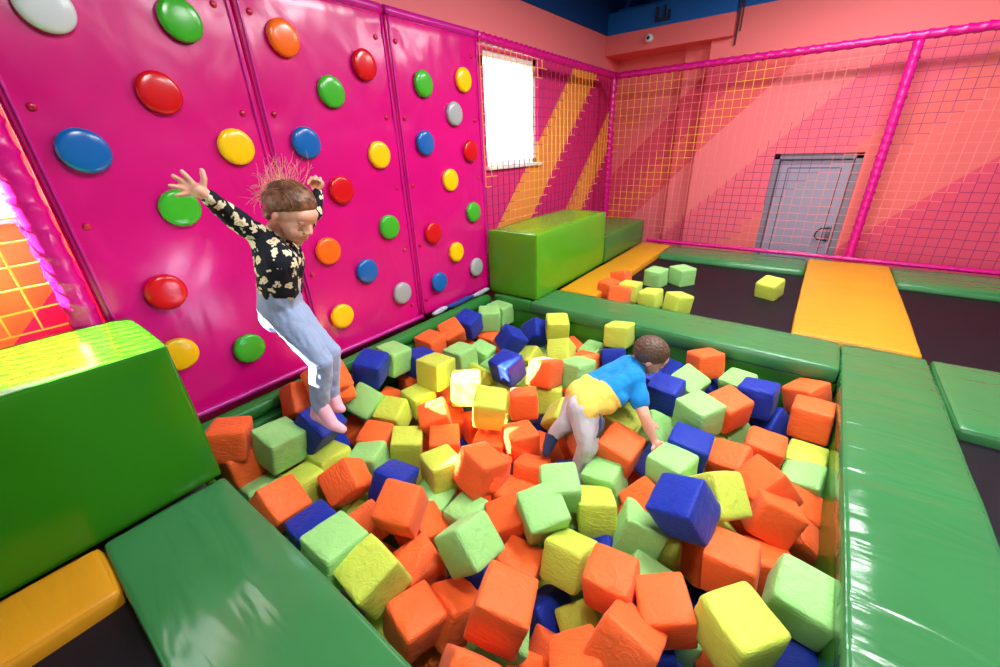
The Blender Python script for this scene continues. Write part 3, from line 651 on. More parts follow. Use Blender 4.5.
o|0.067 2.570 -0.327 0.045 0.017 -0.998 -0.035 0.194|orange foam cube between boy and right pad, blue above it
y|0.304 2.719 -0.413 0.034 0.052 0.994 0.094 0.188|yellow foam cube nearest to the middle of the right pit pad
b|0.306 2.974 -0.509 0.730 -0.070 0.418 0.535 0.195|mostly buried blue foam cube nearest to the far right corner of the pit
g|0.308 2.546 -0.442 0.109 0.064 0.989 0.083 0.188|light green foam cube nearest to the middle of the right pit pad
o|0.113 2.168 -0.271 0.216 0.360 0.875 0.243 0.204|orange foam cube between boy and right pad, light green on its right
o|0.163 2.028 -0.307 0.196 -0.013 -0.780 -0.594 0.196|orange foam cube by the right pit pad, orange on its right
o|0.288 2.342 -0.489 0.172 0.077 -0.977 -0.102 0.188|orange foam cube nearest to the middle of the right pit pad
o|0.310 2.140 -0.513 0.354 0.136 -0.925 -0.033 0.188|orange foam cube second nearest to the middle of the right pit pad
o|0.045 2.216 -0.628 0.890 -0.261 -0.223 0.299 0.195|mostly buried orange foam cube nearest to the middle of the right pit pad
y|-0.101 1.989 -0.536 0.865 0.116 -0.337 0.354 0.195|mostly buried yellow foam cube nearest to the big blue cube in front of the boy
o|0.051 1.588 -0.291 0.060 0.013 0.998 -0.033 0.191|orange foam cube nearest to the biggest yellow cube at bottom right
y|0.112 1.221 -0.180 0.018 -0.325 -0.946 -0.002 0.200|biggest yellow foam cube, at the bottom right of the pit
g|0.302 1.520 -0.220 0.092 -0.716 -0.690 -0.051 0.197|biggest light green foam cube, against the foot of the right pit pad
b|0.306 1.430 -0.470 0.809 -0.542 -0.201 0.103 0.195|blue foam cube second nearest to the biggest yellow cube at bottom right
g|-0.108 1.384 -0.688 0.176 0.020 -0.785 -0.594 0.188|light green foam cube nearest to the biggest yellow cube at bottom right
o|0.141 1.423 -0.687 0.710 -0.372 0.159 0.577 0.195|mostly buried orange foam cube nearest to the biggest yellow cube at bottom right
o|-0.133 1.205 -0.279 0.955 0.050 -0.088 0.277 0.188|orange foam cube at the bottom of the photo, light green above it
b|-0.191 1.163 -0.504 0.941 0.104 0.001 0.323 0.195|blue foam cube at the bottom of the photo, light green on its right
b|-0.077 1.157 -0.736 0.644 0.012 -0.250 0.723 0.195|mostly buried blue foam cube nearest to the biggest yellow cube at bottom right
o|-0.048 1.737 -0.513 0.406 0.209 0.784 0.420 0.188|orange foam cube at the bottom of the photo, blue above it and blue below it
y|-0.258 1.737 -0.605 0.683 0.014 -0.186 0.706 0.195|yellow foam cube nearest to the big blue cube in front of the boy
y|-0.718 2.204 -0.214 0.132 0.030 -0.989 -0.056 0.202|yellow foam cube nearest to the planted hand of the boy
g|-0.583 2.409 -0.341 0.420 0.313 -0.830 -0.192 0.195|light green foam cube around the boy, blue above it
o|-1.210 1.996 -0.544 0.582 -0.041 -0.788 -0.197 0.188|orange foam cube nearest to the dark sock of the boy
o|-1.104 2.194 -0.632 0.356 -0.156 -0.911 0.137 0.188|orange foam cube nearest to the grey trouser leg of the boy
o|-1.092 1.681 -0.446 0.054 -0.127 0.975 -0.175 0.188|orange foam cube nearest to the centre of the pit
o|-1.106 1.483 -0.502 0.011 0.051 -0.998 0.038 0.188|orange foam cube second nearest to the centre of the pit
g|-1.107 4.987 0.018 0.016 -0.274 -0.962 -0.016 0.193|light green foam cube on the trampoline, right one of the two
g|-1.350 4.790 0.017 0.008 0.126 0.992 0.029 0.187|light green foam cube on the trampoline, left one of the two
y|-1.163 4.029 0.017 0.062 0.075 0.995 0.010 0.177|yellow foam cube on the trampoline right beside the orange ones
y|-0.898 4.049 0.017 0.022 -0.282 -0.957 0.058 0.175|yellow foam cube on the trampoline next to the pit pad, third from left
o|-1.468 3.967 0.018 0.013 0.033 -0.987 0.159 0.181|frontmost of the three orange foam cubes on the trampoline
o|-1.662 4.141 0.016 0.039 -0.117 -0.992 -0.035 0.167|middle one of the three orange foam cubes on the trampoline
o|-1.666 4.513 0.016 0.118 0.011 0.984 -0.135 0.172|rearmost of the three orange foam cubes on the trampoline
y|-1.423 4.158 0.015 0.010 0.013 1.000 -0.024 0.184|yellow foam cube on the trampoline tucked behind the orange ones
y|-0.216 4.964 0.017 0.031 0.196 0.970 0.144 0.185|lone yellow foam cube in the middle of the trampoline bed
o|0.195 1.820 -0.477 0.563 -0.059 0.127 0.815 0.195|orange foam cube by the right pit pad, light green on its right
b|-1.066 2.462 -0.603 0.931 0.102 0.198 0.290 0.195|mostly buried blue foam cube nearest to the waist of the boy
b|-0.036 1.664 -0.802 0.962 -0.136 0.044 0.231 0.195|blue foam cube nearest to the biggest yellow cube at bottom right
o|-0.984 0.698 -0.772 0.920 0.063 -0.274 0.274 0.195|orange foam cube by the bottom left pad, orange on its left and orange above it
o|-1.508 1.759 -0.470 0.543 0.004 0.031 0.839 0.195|seventh closest orange foam cube to the centre of the pit
y|-0.745 1.362 -0.822 0.905 0.092 -0.130 0.395 0.195|mostly buried yellow foam cube nearest to the middle of the photo's bottom edge
o|-1.261 1.453 -0.720 0.961 0.044 -0.218 0.163 0.195|mostly buried orange foam cube nearest to the centre of the pit
g|-0.259 1.396 -0.479 0.648 0.170 0.080 0.738 0.195|light green foam cube second nearest to the biggest yellow cube at bottom right
g|-1.763 2.589 -0.470 0.923 0.171 -0.290 0.184 0.195|mostly buried light green foam cube second nearest to the brightest sunlit spot
o|-1.411 2.642 -0.560 0.842 -0.130 -0.120 0.510 0.195|mostly buried orange foam cube nearest to the waist of the boy
g|-0.787 1.610 -0.576 0.823 0.003 0.258 0.506 0.195|mostly buried light green foam cube nearest to the grey trouser leg of the boy
o|-2.516 0.799 -0.470 0.949 0.104 -0.177 0.239 0.195|mostly buried orange foam cube nearest to the corner of the big green block
o|-2.065 1.605 -0.599 0.775 0.209 0.045 0.595 0.195|mostly buried orange foam cube in the sunlit patch, orange above it
o|-0.618 2.266 -0.617 0.972 0.061 0.214 0.072 0.195|mostly buried orange foam cube nearest to the planted hand of the boy
g|-0.490 1.328 -0.844 0.985 0.172 0.023 0.002 0.195|mostly buried light green foam cube nearest to the middle of the photo's bottom edge
y|-1.210 0.598 -0.591 0.911 0.167 -0.375 0.025 0.195|mostly buried yellow foam cube by the bottom left pad, yellow above it
y|-0.219 2.574 -0.470 0.959 -0.194 -0.109 0.175 0.195|mostly buried yellow foam cube nearest to the planted hand of the boy
b|-1.724 1.750 -0.682 0.953 -0.043 0.146 0.261 0.195|mostly buried blue foam cube nearest to the brightest sunlit spot
y|-2.130 0.908 -0.587 0.969 -0.179 -0.125 0.118 0.195|mostly buried yellow foam cube nearest to the middle of the bottom left pad's pit edge
y|-1.781 2.297 -0.473 0.925 -0.038 -0.070 0.370 0.195|mostly buried yellow foam cube nearest to the brightest sunlit spot
g|-0.984 1.416 -0.791 0.996 -0.045 -0.029 -0.069 0.195|mostly buried light green foam cube second nearest to the grey trouser leg of the boy
b|-2.453 1.073 -0.470 0.781 0.027 0.149 0.606 0.195|mostly buried blue foam cube nearest to the girl's front foot
b|-0.920 1.843 -0.531 0.850 0.130 0.255 0.443 0.195|mostly buried blue foam cube nearest to the grey trouser leg of the boy
y|-1.917 1.063 -0.594 0.998 -0.058 0.025 0.003 0.195|mostly buried yellow foam cube by the bottom left pad, blue on its right
o|-1.578 1.479 -0.622 0.948 0.099 0.063 0.297 0.195|mostly buried orange foam cube second nearest to the centre of the pit
o|-0.512 1.810 -0.597 0.976 -0.111 0.043 0.184 0.195|mostly buried orange foam cube second nearest to the planted hand of the boy
g|-0.517 2.634 -0.470 0.933 -0.037 0.272 0.233 0.195|mostly buried light green foam cube nearest to the planted hand of the boy
o|-0.338 0.510 -0.754 0.749 -0.013 -0.012 0.662 0.194|orange foam cube at the near end of the pit, just below the picture
o|-0.093 0.507 -0.735 0.998 0.021 0.001 0.058 0.194|orange foam cube at the near end of the pit, just below the picture
o|0.109 0.730 -0.709 0.939 0.032 0.012 0.343 0.194|orange foam cube at the near end of the pit, just below the picture
b|-0.313 0.509 -0.486 0.758 -0.058 -0.050 0.648 0.194|blue foam cube at the near end of the pit, just below the picture
g|-0.079 0.521 -0.507 0.799 -0.055 -0.041 0.597 0.194|light green foam cube at the near end of the pit, just below the picture
g|0.140 0.706 -0.491 0.856 0.033 0.020 0.515 0.194|light green foam cube at the near end of the pit, just below the picture
o|0.114 0.953 -0.497 0.858 -0.026 -0.015 0.513 0.194|orange foam cube at the near end of the pit, just below the picture
b|-0.075 0.513 -0.292 0.764 -0.095 -0.079 0.633 0.194|blue foam cube at the near end of the pit, just below the picture
b|0.136 0.508 -0.113 0.753 0.072 0.062 0.651 0.194|blue foam cube at the near end of the pit, just below the picture
"""
for n, ln in enumerate(CUBES.strip().split('\n')):
    c, nums, lab = ln.split('|')
    q = [float(t) for t in nums.split()]
    o = bpy.data.objects.new('foam_cube', CM[c, (n * 7 + 3) % 6]); COL.objects.link(o)
    o.location = q[:3]; o.rotation_mode = 'QUATERNION'; o.rotation_quaternion = Quaternion(q[3:7]); s = q[7] * 1.10; o.scale = (s, s, s)
    CUBEOBJ.append(o); tag(o, lab, 'foam cube', GROUP[c] + (' in the pit' if q[1] < 3.4 else ' on the trampoline'))
# ------------------------------------------------------------------ the two children
class Shape:
    """collects tapered limbs and ellipsoids, then fuses them into one smooth closed surface"""
    def __init__(s): s.bm = bmesh.new()
    def ball(s, c, r, axes=None):
        """ellipsoid; axes = three directions for the three radii"""
        c = Vector(c); r = (r, r, r) if isinstance(r, (int, float)) else r
        A = axes or (Vector((1, 0, 0)), Vector((0, 1, 0)), Vector((0, 0, 1)))
        vs = bmesh.ops.create_icosphere(s.bm, subdivisions=3, radius=1)['verts']
        for v in vs: v.co = c + A[0] * v.co.x * r[0] + A[1] * v.co.y * r[1] + A[2] * v.co.z * r[2]
    def cone(s, a, ra, b, rb):
        """round cone between two balls"""
        a, b = Vector(a), Vector(b)
        n = 14; ax = (b - a)
        if ax.length < 1e-6: return s.ball(a, ra)
        L = ax.length; t = ax / L; si = t.orthogonal().normalized(); up = t.cross(si)
        k = max(-1, min(1, (ra - rb) / L)); th0 = math.acos(k)       # tangent angle
        prof = []
        for i in range(7):
            al = math.pi - (math.pi - th0) * i / 6; prof.append((math.cos(al) * ra, math.sin(al) * ra))
        for i in range(7):
            al = th0 * (1 - i / 6); prof.append((L + math.cos(al) * rb, math.sin(al) * rb))
        rings = []
        for h, r in prof:
            if r < 1e-6: rings.append([s.bm.verts.new(a + t * h)]); continue
            rings.append([s.bm.verts.new(a + t * h + si * math.cos(2 * math.pi * q / n) * r + up * math.sin(2 * math.pi * q / n) * r) for q in range(n)])
        for A, B in zip(rings, rings[1:]):
            for q in range(n):
                if len(A) == 1: s.bm.faces.new((A[0], B[(q + 1) % n], B[q]))
                elif len(B) == 1: s.bm.faces.new((A[q], A[(q + 1) % n], B[0]))
                else: s.bm.faces.new((A[q], A[(q + 1) % n], B[(q + 1) % n], B[q]))
    def chain(s, pts):
        for (a, ra), (b, rb) in zip(pts, pts[1:]): s.cone(a, ra, b, rb)
    def build(s, name, mat, parent, vox=.006, smooth=4, fold=0., fscale=(8, 8, 8), face_mat=None):
        bmesh.ops.recalc_face_normals(s.bm, faces=s.bm.faces)
        me = bpy.data.meshes.new(name); s.bm.to_mesh(me); s.bm.free()
        o = bpy.data.objects.new('tmp', me); COL.objects.link(o)
        m = o.modifiers.new('r', 'REMESH'); m.mode = 'VOXEL'; m.voxel_size = vox
        m = o.modifiers.new('s', 'SMOOTH'); m.factor = .5; m.iterations = smooth
        dg = bpy.context.evaluated_depsgraph_get(); dg.update()
        me2 = bpy.data.meshes.new_from_object(o.evaluated_get(dg)); me2.name = name
        bpy.data.objects.remove(o); bpy.data.meshes.remove(me)
        if fold:
            nr = [v.normal.copy() for v in me2.vertices]
            for v, n_ in zip(me2.vertices, nr):
                q = Vector((v.co.x * fscale[0], v.co.y * fscale[1], v.co.z * fscale[2]))
                v.co += n_ * fold * (noise.noise(q) + .5 * noise.noise(q * 2.3))
        me2.materials.clear()
        o = link(name, me2, mat, None)
        if face_mat:
            for p in me2.polygons: p.material_index = face_mat(p.center)
        if parent is not None:
            o.data.transform(Matrix.Translation(-parent.location)); o.parent = parent
        return o
def curve_tubes(name, strands, mat, parent):
    bm = bmesh.new()
    for pts, r0, r1 in strands:
        n = len(pts); tube(bm, [p - parent.location for p in pts], [r0 + (r1 - r0) * i / (n - 1) for i in range(n)], 5, True)
    return obj(name, bm, mat, parent)
def skin_mat(name, c):
    m, nt, b = new_mat(name); b.inputs['Base Color'].default_value = lin(c); b.inputs['Roughness'].default_value = .5
    b.inputs['Subsurface Weight'].default_value = .12; b.inputs['Subsurface Radius'].default_value = (.03, .012, .006); b.inputs['Subsurface Scale'].default_value = .5
    b.inputs['Specular IOR Level'].default_value = .35
    return m
def hair_mat(name, c1, c2, vec=(30, 30, 6)):
    m, nt, b = new_mat(name)
    n = N(nt, 'ShaderNodeTexNoise'); n.inputs['Scale'].default_value = 3; n.inputs['Detail'].default_value = 4
    nt.links.new(coords(nt, vec), n.inputs['Vector'])
    cr = N(nt, 'ShaderNodeValToRGB'); cr.color_ramp.elements[0].color = lin(c1); cr.color_ramp.elements[1].color = lin(c2)
    cr.color_ramp.elements[0].position = .3; cr.color_ramp.elements[1].position = .7
    nt.links.new(n.outputs['Fac'], cr.inputs[0]); nt.links.new(cr.outputs[0], b.inputs['Base Color'])
    bump(nt, b, n.outputs['Fac'], .5, .01); b.inputs['Roughness'].default_value = .42; b.inputs['Specular IOR Level'].default_value = .4
    return m
M_skin = skin_mat('skin', (232, 172, 148)); M_lip = plain('lips', (196, 96, 92), .5); M_eyew = plain('eye_white', (232, 228, 224), .3); M_iris = plain('iris_brown', (48, 30, 22), .2)
M_lash = plain('lash_dark', (50, 32, 26), .7)
class Head:
    def __init__(s, c, f, u, h):
        s.c = Vector(c); s.f = f.normalized(); s.u = (u - s.f * u.dot(s.f)).normalized(); s.l = s.u.cross(s.f); s.h = h
    def at(s, f, l, u): return s.c + (s.f * f + s.l * l + s.u * u) * s.h
    def ax(s): return (s.f, s.l, s.u)
    def solid(s, S):
        h = s.h; A = s.ax()
        def e(f, l, u, rf, rl, ru): S.ball(s.at(f, l, u), (rf * h, rl * h, ru * h), A)
        e(-.10, 0, .22, .84, .70, .76)            # skull
        e(.30, 0, -.18, .50, .54, .62)            # face
        e(.36, 0, -.55, .36, .42, .34)            # jaw
        e(.60, 0, -.80, .15, .17, .13)            # chin
        e(.60, 0, .28, .20, .46, .30)             # forehead
        for k in (-1, 1):
            e(.52, .26 * k, -.34, .24, .24, .26)  # cheeks
            e(.66, .24 * k, .10, .13, .20, .07)   # brow ridge
            e(-.06, .68 * k, -.10, .13, .06, .19); e(-.01, .66 * k, -.2, .07, .06, .10)   # ears
        S.cone(s.at(.74, 0, .02), .07 * h, s.at(.89, 0, -.20), .085 * h)                  # nose
        for k in (-1, 1): e(.82, .09 * k, -.26, .09, .08, .07)
        e(.76, 0, -.48, .09, .17, .05); e(.73, 0, -.58, .09, .15, .055)                  # lips
    def details(s, parent, down=.1, closed=False):
        h = s.h; A = s.ax()
        for k in (-1, 1):
            if not closed:
                S = Shape(); S.ball(s.at(.635, .27 * k, -.06), (.11 * h, .13 * h, .09 * h), A); S.build('eye', M_eyew, parent, .004, 1)
                S = Shape(); S.ball(s.at(.722, .27 * k, -.06 - down * .4), (.03 * h, .055 * h, .055 * h), A); S.build('iris', M_iris, parent, .003, 1)
            a = [s.at(.71 - .14 * abs(t - .2), (.27 + .13 * t) * k, -.02 - down * .5 - .05 * t * t) for t in (-1, -.6, -.2, .2, .6, 1)]
            curve_tubes('eyelashes', [([p + s.f * .07 * h for p in a], .008 * h, .010 * h)], M_lash, parent)
            b_ = [s.at(.785 - .11 * abs(t), (.27 + .17 * t) * k, .15 - .05 * t * t) for t in (-1, -.5, 0, .5, 1)]
            curve_tubes('eyebrow', [(b_, .012 * h, .008 * h)], M_lash, parent)
        pts = [s.at(.80 - .12 * abs(t) ** 1.5, .16 * t, -.53 + .02 * t * t) for t in (-1, -.6, -.2, .2, .6, 1)]
        curve_tubes('mouth', [([p + s.f * .045 * h for p in pts], .016 * h, .016 * h)], M_lip, parent)
def hair_cap(S, H, line, scale=1.07, res=3):
    """skull-shaped cap whose skin dives under the head outside the hairline"""
    h = H.h; bm = S.bm
    vs = bmesh.ops.create_icosphere(bm, subdivisions=5, radius=1)['verts']
    for v in vs:
        f, l, u = v.co.x * .84, v.co.y * .70, v.co.z * .76
        f -= .10; u += .22
        m = line(f, l, u)                          # >0 inside the hair
        hi_ = 1.025 + (scale - 1.025) * min(1, max(0, m / .45)); k = hi_ if m > .06 else (.82 if m < -.02 else .82 + (hi_ - .82) * (m + .02) / .08)
        f2, l2, u2 = -.10 + (f + .10) * k, l * k, .22 + (u - .22) * k
        v.co = H.at(f2, l2, u2)

# ---- girl in mid jump
girl = thing('person', 'girl jumping into the pit in a dark flowered shirt and pale blue jeans', 'person', P(335, 428, 2.36))
M_sock = fabric('pink_sock', (240, 178, 198), .8, .3, 9, (1, 1, 1), .01)
g_hip, g_hipF = P(279, 306, 2.05), P(283, 304, 2.17)
g_chest, g_chestF = P(277, 262, 1.90), P(284, 260, 2.06)
g_sh, g_shF = P(259, 236, 1.86), P(289, 240, 2.06)
H1 = Head(P(292, 213, 1.90), camvec(.80, .60, 0), camvec(.55, -.70, -.45), .134)
B = Shape()
H1.solid(B)
neck0, neck1 = H1.at(-.22, 0, -.55), P(272, 241, 1.94)
B.cone(neck0, .052, neck1, .055)
B.chain([(g_chest, .08), (g_hip, .08)]); B.chain([(g_chestF, .08), (g_hipF, .08)]); B.cone(neck1, .055, g_chest.lerp(g_chestF, .5), .09)
B.cone(g_sh, .045, g_chest, .08); B.cone(g_shF, .045, g_chestF, .08)
g_el, g_wr = P(229, 214, 1.72), P(208, 197, 1.58)
B.chain([(g_sh, .042), (g_el, .034), (g_wr, .024)])
g_elF, g_wrF = P(314, 213, 2.22), P(318, 192, 2.24)
B.chain([(g_shF, .042), (g_elF, .034), (g_wrF, .024)])
# near hand, palm open, five fingers spread
B.ball(P(198, 190.5, 1.55), (.034, .028, .015), (camvec(-.85, -.5, 0), camvec(.5, -.85, 0), camvec(.1, .1, 1)))
B.cone(g_wr, .023, P(200, 191, 1.55), .024)
def digit(*pts):
    B.chain([(P(u, v, d), r) for u, v, d, r in pts])
digit((203, 187, 1.55, .0125), (204, 179, 1.54, .0115), (202, 170.5, 1.53, .0095))          # thumb
digit((194, 185, 1.55, .0115), (188, 178, 1.53, .0105), (182, 171.5, 1.51, .0085))
digit((191, 187, 1.55, .0115), (182, 181.5, 1.53, .0105), (173.5, 176, 1.50, .0085))
digit((190, 190, 1.55, .0115), (180, 187.5, 1.53, .0102), (170, 185.5, 1.51, .0082))
digit((192, 193.5, 1.55, .0105), (184, 194.5, 1.54, .0092), (176.5, 195.5, 1.53, .0075))
# far hand, fingers half curled above the hair
B.ball(P(316, 186, 2.24), (.036, .03, .018), (camvec(-.3, -.95, 0), camvec(.95, -.3, 0), camvec(0, 0, 1)))
for (a, b_, c, d) in ((312, 183, 309.5, 181), (313.5, 181, 311.5, 178), (316.5, 180, 315.5, 177), (319.5, 181.5, 320, 178.5)):
    B.chain([(P(a + 1, b_ + 3, 2.24), .013), (P(a, b_, 2.22), .012), (P(c, d, 2.20), .0105), (P(c - 1, d + 2.2, 2.185), .0095)])
B.chain([(P(319, 188, 2.23), .014), (P(322, 185.5, 2.21), .012), (P(322.5, 182.5, 2.2), .0095)])
# legs and feet
g_kn, g_an = P(321, 362, 2.14), P(320, 406, 2.28)
g_knF, g_anF = P(329, 352, 2.28), P(332, 396, 2.42)
B.chain([(g_hip, .08), (g_kn, .05), (g_kn.lerp(g_an, .3), .05), (g_an, .036)]); B.chain([(g_hipF, .08), (g_knF, .05), (g_knF.lerp(g_anF, .3), .05), (g_anF, .034)])
def foot(S, an, heel, ball, toe, k=1.0):
    S.chain([(an, .040 * k), (heel, .040 * k)]); S.chain([(heel, .037 * k), (ball, .034 * k), (toe, .024 * k)]); S.cone(an, .039 * k, ball, .033 * k)
f1 = (P(319.5, 402, 2.27), P(317.5, 414, 2.31), P(333, 424.5, 2.29), P(342.5, 429.5, 2.28)); f2 = (P(332, 392, 2.41), P(332, 402, 2.44), P(338, 407, 2.42), P(341.5, 409, 2.41))
foot(B, *f1, .88); foot(B, *f2, .88)
B.build('body', M_skin, girl, .0045, 5)
H1.details(girl, .22, True)
S = Shape(); foot(S, *f1, 1.0); S.cone(f1[0], .041, g_an.lerp(g_kn, .1), .041); S.build('sock', M_sock, girl, .005, 4, .002)
S = Shape(); foot(S, *f2, 1.0); S.cone(f2[0], .039, g_anF.lerp(g_knF, .1), .039); S.build('sock', M_sock, girl, .005, 4, .002)
# shirt: near-black with cream blossoms
M_shirt, nt, b = new_mat('flowered_shirt')
vo = N(nt, 'ShaderNodeTexVoronoi'); vo.inputs['Scale'].default_value = 21; vo.inputs['Randomness'].default_value = 1
wn = N(nt, 'ShaderNodeTexNoise'); wn.inputs['Scale'].default_value = 40; wn.inputs['Detail'].default_value = 1
va = N(nt, 'ShaderNodeVectorMath', operation='MULTIPLY_ADD'); va.inputs[1].default_value = (.05, .05, .05)
cv = coords(nt); nt.links.new(cv, wn.inputs['Vector']); nt.links.new(wn.outputs['Color'], va.inputs[0]); nt.links.new(cv, va.inputs[2]); nt.links.new(va.outputs[0], vo.inputs['Vector'])
cr = N(nt, 'ShaderNodeValToRGB'); e = cr.color_ramp.elements; cr.color_ramp.interpolation = 'CONSTANT'
e[0].color = lin((206, 170, 96)); e[1].position = .17; e[1].color = lin((226, 216, 184)); q = e.new(.42); q.color = lin((26, 27, 38))
nt.links.new(vo.outputs['Distance'], cr.inputs[0]); nt.links.new(cr.outputs[0], b.inputs['Base Color']); b.inputs['Roughness'].default_value = .8; b.inputs['Specular IOR Level'].default_value = .2
S = Shape()
S.chain([(g_chest, .094), (g_hip.lerp(g_chest, .47), .094)]); S.chain([(g_chestF, .094), (g_hipF.lerp(g_chestF, .47), .094)])
S.cone(g_sh, .052, g_chest, .092); S.cone(g_shF, .052, g_chestF, .09); S.cone(neck1 + (g_chest - neck1) * .15, .066, g_chest.lerp(g_chestF, .5), .1); S.cone(g_sh, .052, g_shF, .05)
S.chain([(g_sh, .052), (g_el, .044), (g_wr.lerp(g_el, .08), .031)]); S.chain([(g_shF, .05), (g_elF, .043), (g_wrF.lerp(g_elF, .08), .031)])
S.build('shirt', M_shirt, girl, .006, 4, .008, (20, 20, 12))
# jeans
M_jean = fabric('pale_denim', (150, 168, 204), .85, .5, 10, (1, 1, 1.6), .015, .1, .15)
S = Shape()
w0, w0F = g_hip.lerp(g_chest, .47), g_hipF.lerp(g_chestF, .47)
S.chain([(w0, .088), (g_hip, .098), (g_hip.lerp(g_kn, .45), .078), (g_kn, .062), (g_kn.lerp(g_an, .3), .060), (g_an, .045)])
S.chain([(w0F, .088), (g_hipF, .095), (g_hipF.lerp(g_knF, .45), .075), (g_knF, .060), (g_knF.lerp(g_anF, .3), .058), (g_anF, .044)])
S.ball(P(277, 316, 2.10), .085); S.cone(w0, .088, w0F, .088)
S.build('jeans', M_jean, girl, .006, 4, .008, (20, 20, 9))
# hair: combed cap and loose locks flying up
M_hair = hair_mat('girl_hair', (70, 42, 28), (146, 96, 64), (12, 12, 12)); M_fly = hair_mat('flying_hair', (190, 118, 96), (236, 170, 146), (8, 8, 8))  # loose locks: pale pinkish backlight is put into their colour
S = Shape(); hair_cap(S, H1, lambda f, l, u: u - (.06 + (.70 if f > 0 else 1.9) * f), 1.10)
S.ball(H1.at(-.72, 0, .08), (.42 * H1.h, .52 * H1.h, .50 * H1.h), H1.ax()); S.ball(H1.at(-.62, 0, -.40), (.30 * H1.h, .46 * H1.h, .34 * H1.h), H1.ax()); S.ball(H1.at(-.98, .1, .22), (.25 * H1.h, .36 * H1.h, .34 * H1.h), H1.ax())
S.build('hair', M_hair, girl, .005, 7, .002, (60, 60, 60))
rnd = random.Random(5); st = []
for i in range(64):                                   # combed strands lying on the cap
    l0 = rnd.uniform(-.9, .9); st_ = []
    for t in range(13):
        a = .62 + 2.1 * t / 12; sc = 1.0 + .10 * min(1, t / 5)
        f, u = math.cos(a) * .84 * sc * 1.02 - .10, math.sin(a) * .76 * sc * 1.02 + .22
        w = math.sqrt(max(0, 1 - l0 * l0 * .9)); st_.append(H1.at(-.10 + (f + .10) * w, l0 * .70 * 1.08, .22 + (u - .22) * w))
    st.append((st_, .0018, .0012))
curve_tubes('combed_strands', st, M_hair, girl)
st = []
for i in range(170):
    a = rnd.uniform(0, 1)
    root = H1.at(-1.0 + .75 * a + rnd.uniform(-.1, .1), rnd.uniform(-.45, .45), .1 + .72 * a + rnd.uniform(-.25, .08))
    du, dv = rnd.choice([(rnd.uniform(-16, 6), rnd.uniform(-34, -12)), (rnd.uniform(-28, -8), rnd.uniform(-20, 12)), (rnd.uniform(-4, 18), rnd.uniform(-40, -18)), (rnd.uniform(-22, -6), rnd.uniform(-14, 16))])
    ph = rnd.uniform(0, 6.28); am = rnd.uniform(2, 7); pts = []
    X1, Y1 = Vector(RC[0]), Vector(RC[1]); k = 1.9 / FPX
    for t in range(11):
        s_ = t / 10
        pts.append(root + X1 * ((du * s_ + am * math.sin(ph + s_ * 4.5) * s_) * k) + Y1 * ((dv * s_ + am * math.cos(ph + s_ * 4) * s_) * k) + Vector(RC[2]) * rnd.uniform(-.004, .004))
    st.append((pts, .0012, .0005))
curve_tubes('flying_hair', st, M_fly, girl)

# ---- little boy climbing over the cubes
boy = thing('person', 'small boy in a blue and yellow shirt climbing over the cubes on hands and feet', 'person', P(590, 440, 2.62))
H2 = Head(P(650, 355.5, 2.64), camvec(.80, .48, .08), camvec(.32, -.74, -.55), .132)
b_sh, b_shF = P(633, 379, 2.55), P(628, 366, 2.80)
b_hip, b_hipF = P(583, 409, 2.52), P(581, 397, 2.68)
B = Shape(); H2.solid(B)
nk = P(634, 366, 2.68); B.cone(H2.at(-.25, 0, -.5), .05, nk, .055); B.cone(nk, .055, b_sh.lerp(b_shF, .5), .08)
B.chain([(b_sh, .065), (b_hip, .082)]); B.chain([(b_shF, .065), (b_hipF, .082)]); B.cone(b_sh.lerp(b_shF, .5), .065, b_hip.lerp(b_hipF, .5), .075)
b_el, b_wr = P(644, 415, 2.46), P(653.5, 439, 2.47)
B.chain([(b_sh, .05), (b_el, .036), (b_el.lerp(b_wr, .4), .034), (b_wr, .025)])
b_elF, b_wrF = P(640, 398, 2.74), P(648, 420, 2.72)
B.chain([(b_shF, .05), (b_elF, .035), (b_wrF, .025)])
# planted hand with spread fingers
B.ball(P(657, 444.5, 2.455), (.034, .028, .014), (camvec(.75, .6, -.1), camvec(.6, -.75, .2), camvec(0, .3, .95)))
B.cone(b_wr, .024, P(656, 443.5, 2.46), .023)
for (u0, v0, u1, v1, u2, v2, r) in ((659, 443, 662.5, 442.5, 665, 444.5, .0105), (659.5, 445, 663.5, 446, 666, 448, .0108), (658.5, 446.5, 662, 449, 664, 451, .0108), (657, 447.5, 659, 450.5, 660.5, 452.8, .0100), (654, 446, 652.5, 449, 653, 451.5, .0112)):
    B.chain([(P(u0, v0, 2.455), r), (P(u1, v1, 2.44), r * .95), (P(u2, v2, 2.445), r * .8)])
B.chain([(b_wrF, .025), (P(651, 424, 2.71), .026), (P(654, 428, 2.70), .015)])
for k in range(4): B.chain([(P(652 + k, 426 - k, 2.71), .011), (P(654 + k, 430 - k, 2.70), .010), (P(655 + k, 433 - k, 2.70), .008)])
b_kn, b_an = P(588, 446, 2.47), P(578, 468, 2.53)
b_knF, b_anF = P(566, 424, 2.62), P(555, 434, 2.65)
B.chain([(b_hip, .078), (b_kn, .05), (b_an, .036)]); B.chain([(b_hipF, .075), (b_knF, .048), (b_anF, .035)])
fb1 = (b_an, P(574, 474, 2.56), P(580, 482, 2.5), P(585, 486, 2.48)); fb2 = (b_anF, P(551, 437, 2.67), P(548, 447, 2.62), P(546, 453, 2.60))
foot(B, *fb1, .9); foot(B, *fb2, .9)
B.build('body', M_skin, boy, .005, 5); H2.details(boy, .1)
M_navy_sock = fabric('navy_sock', (40, 48, 84), .85, .3, 9, (1, 1, 1), .01)
S = Shape(); foot(S, *fb2, 1.04); S.build('sock', M_navy_sock, boy, .006, 4, .002)
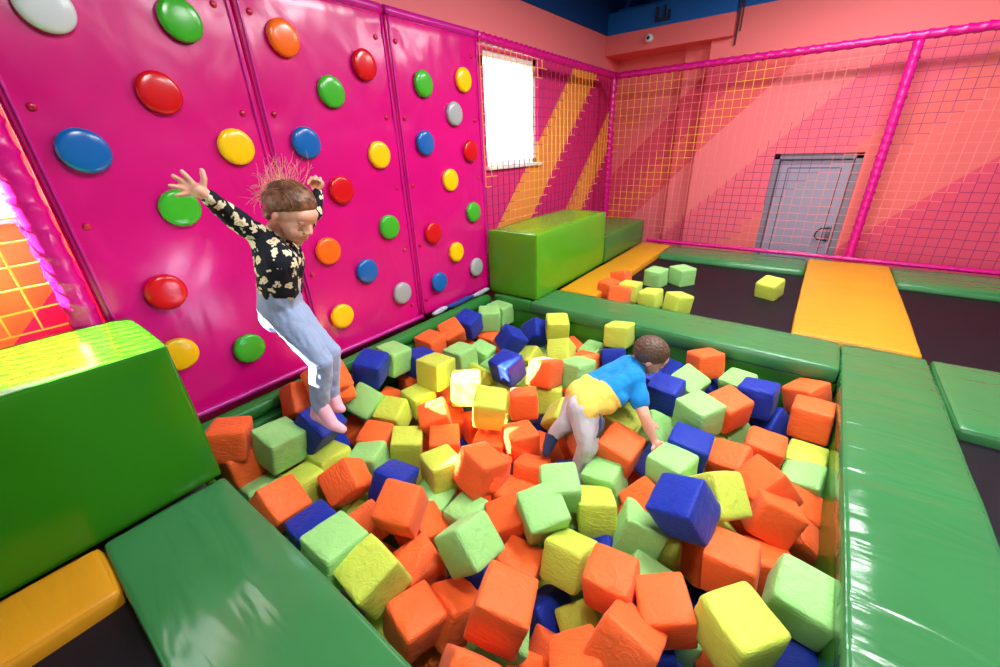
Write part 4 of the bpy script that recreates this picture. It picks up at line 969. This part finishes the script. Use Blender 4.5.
S = Shape(); foot(S, *fb1, 1.04); S.build('sock', fabric('lilac_grey_sock', (176, 160, 184), .85, .3, 9, (1, 1, 1), .01), boy, .006, 4, .002)
M_tb = fabric('blue_jersey', (14, 132, 208), .8, .6, 7, (1.5, 1.5, .8), .02); M_ty = fabric('yellow_jersey', (246, 206, 92), .8, .6, 7, (1.5, 1.5, .8), .02)
S = Shape()
S.chain([(b_sh, .078), (b_sh.lerp(b_hip, .5), .098), (b_sh.lerp(b_hip, .96), .104)]); S.chain([(b_shF, .076), (b_shF.lerp(b_hipF, .5), .098), (b_shF.lerp(b_hipF, .97), .115)])
S.cone(b_sh, .075, b_shF, .075); S.cone(nk, .062, b_sh.lerp(b_shF, .5), .1); S.cone(b_sh.lerp(b_shF, .5), .09, b_hip.lerp(b_hipF, .45), .095)
S.ball(P(606, 404, 2.5), .07); S.ball(P(618, 397, 2.5), .065)
S.cone(b_sh, .066, b_sh.lerp(b_el, .62), .060); S.cone(b_shF, .066, b_shF.lerp(b_elF, .6), .058)
sa = (b_hip.lerp(b_hipF, .5) - b_sh.lerp(b_shF, .5)).normalized(); s0 = P(601, 385, 2.58)
S.build('shirt', [M_tb, M_ty], boy, .006, 5, .009, (13, 13, 9), lambda c: 1 if (c - s0).dot(sa) > 0 and (c - b_el).length > .12 else 0)
M_gp = fabric('light_grey_trousers', (192, 184, 192), .85, .5, 9, (1, 1, 1), .02); M_gs = fabric('dark_side_stripe', (70, 74, 98), .85)
S = Shape()
hm_ = b_sh.lerp(b_hip, .9)
S.chain([(hm_, .078), (b_hip, .1), (b_hip.lerp(b_kn, .5), .082), (b_kn, .062), (b_an, .047)])
S.chain([(b_shF.lerp(b_hipF, .9), .078), (b_hipF, .098), (b_hipF.lerp(b_knF, .5), .08), (b_knF, .060), (b_anF, .046)])
S.build('trousers', M_gp, boy, .006, 4, .007, (14, 14, 12))
bm = bmesh.new(); tube(bm, [p - boy.location for p in (P(600, 414, 2.425), P(603, 421, 2.40), P(601, 430, 2.385), P(597, 438, 2.39))], [.006, .012, .012, .006], 8); obj('side_stripe', bm, M_gs, boy)
M_bh = hair_mat('boy_hair', (62, 42, 34), (112, 84, 68), (40, 40, 40))
S = Shape(); hair_cap(S, H2, lambda f, l, u: u - (-.16 + .72 * f), 1.06)
S.build('hair', M_bh, boy, .005, 3, .004, (70, 70, 70))
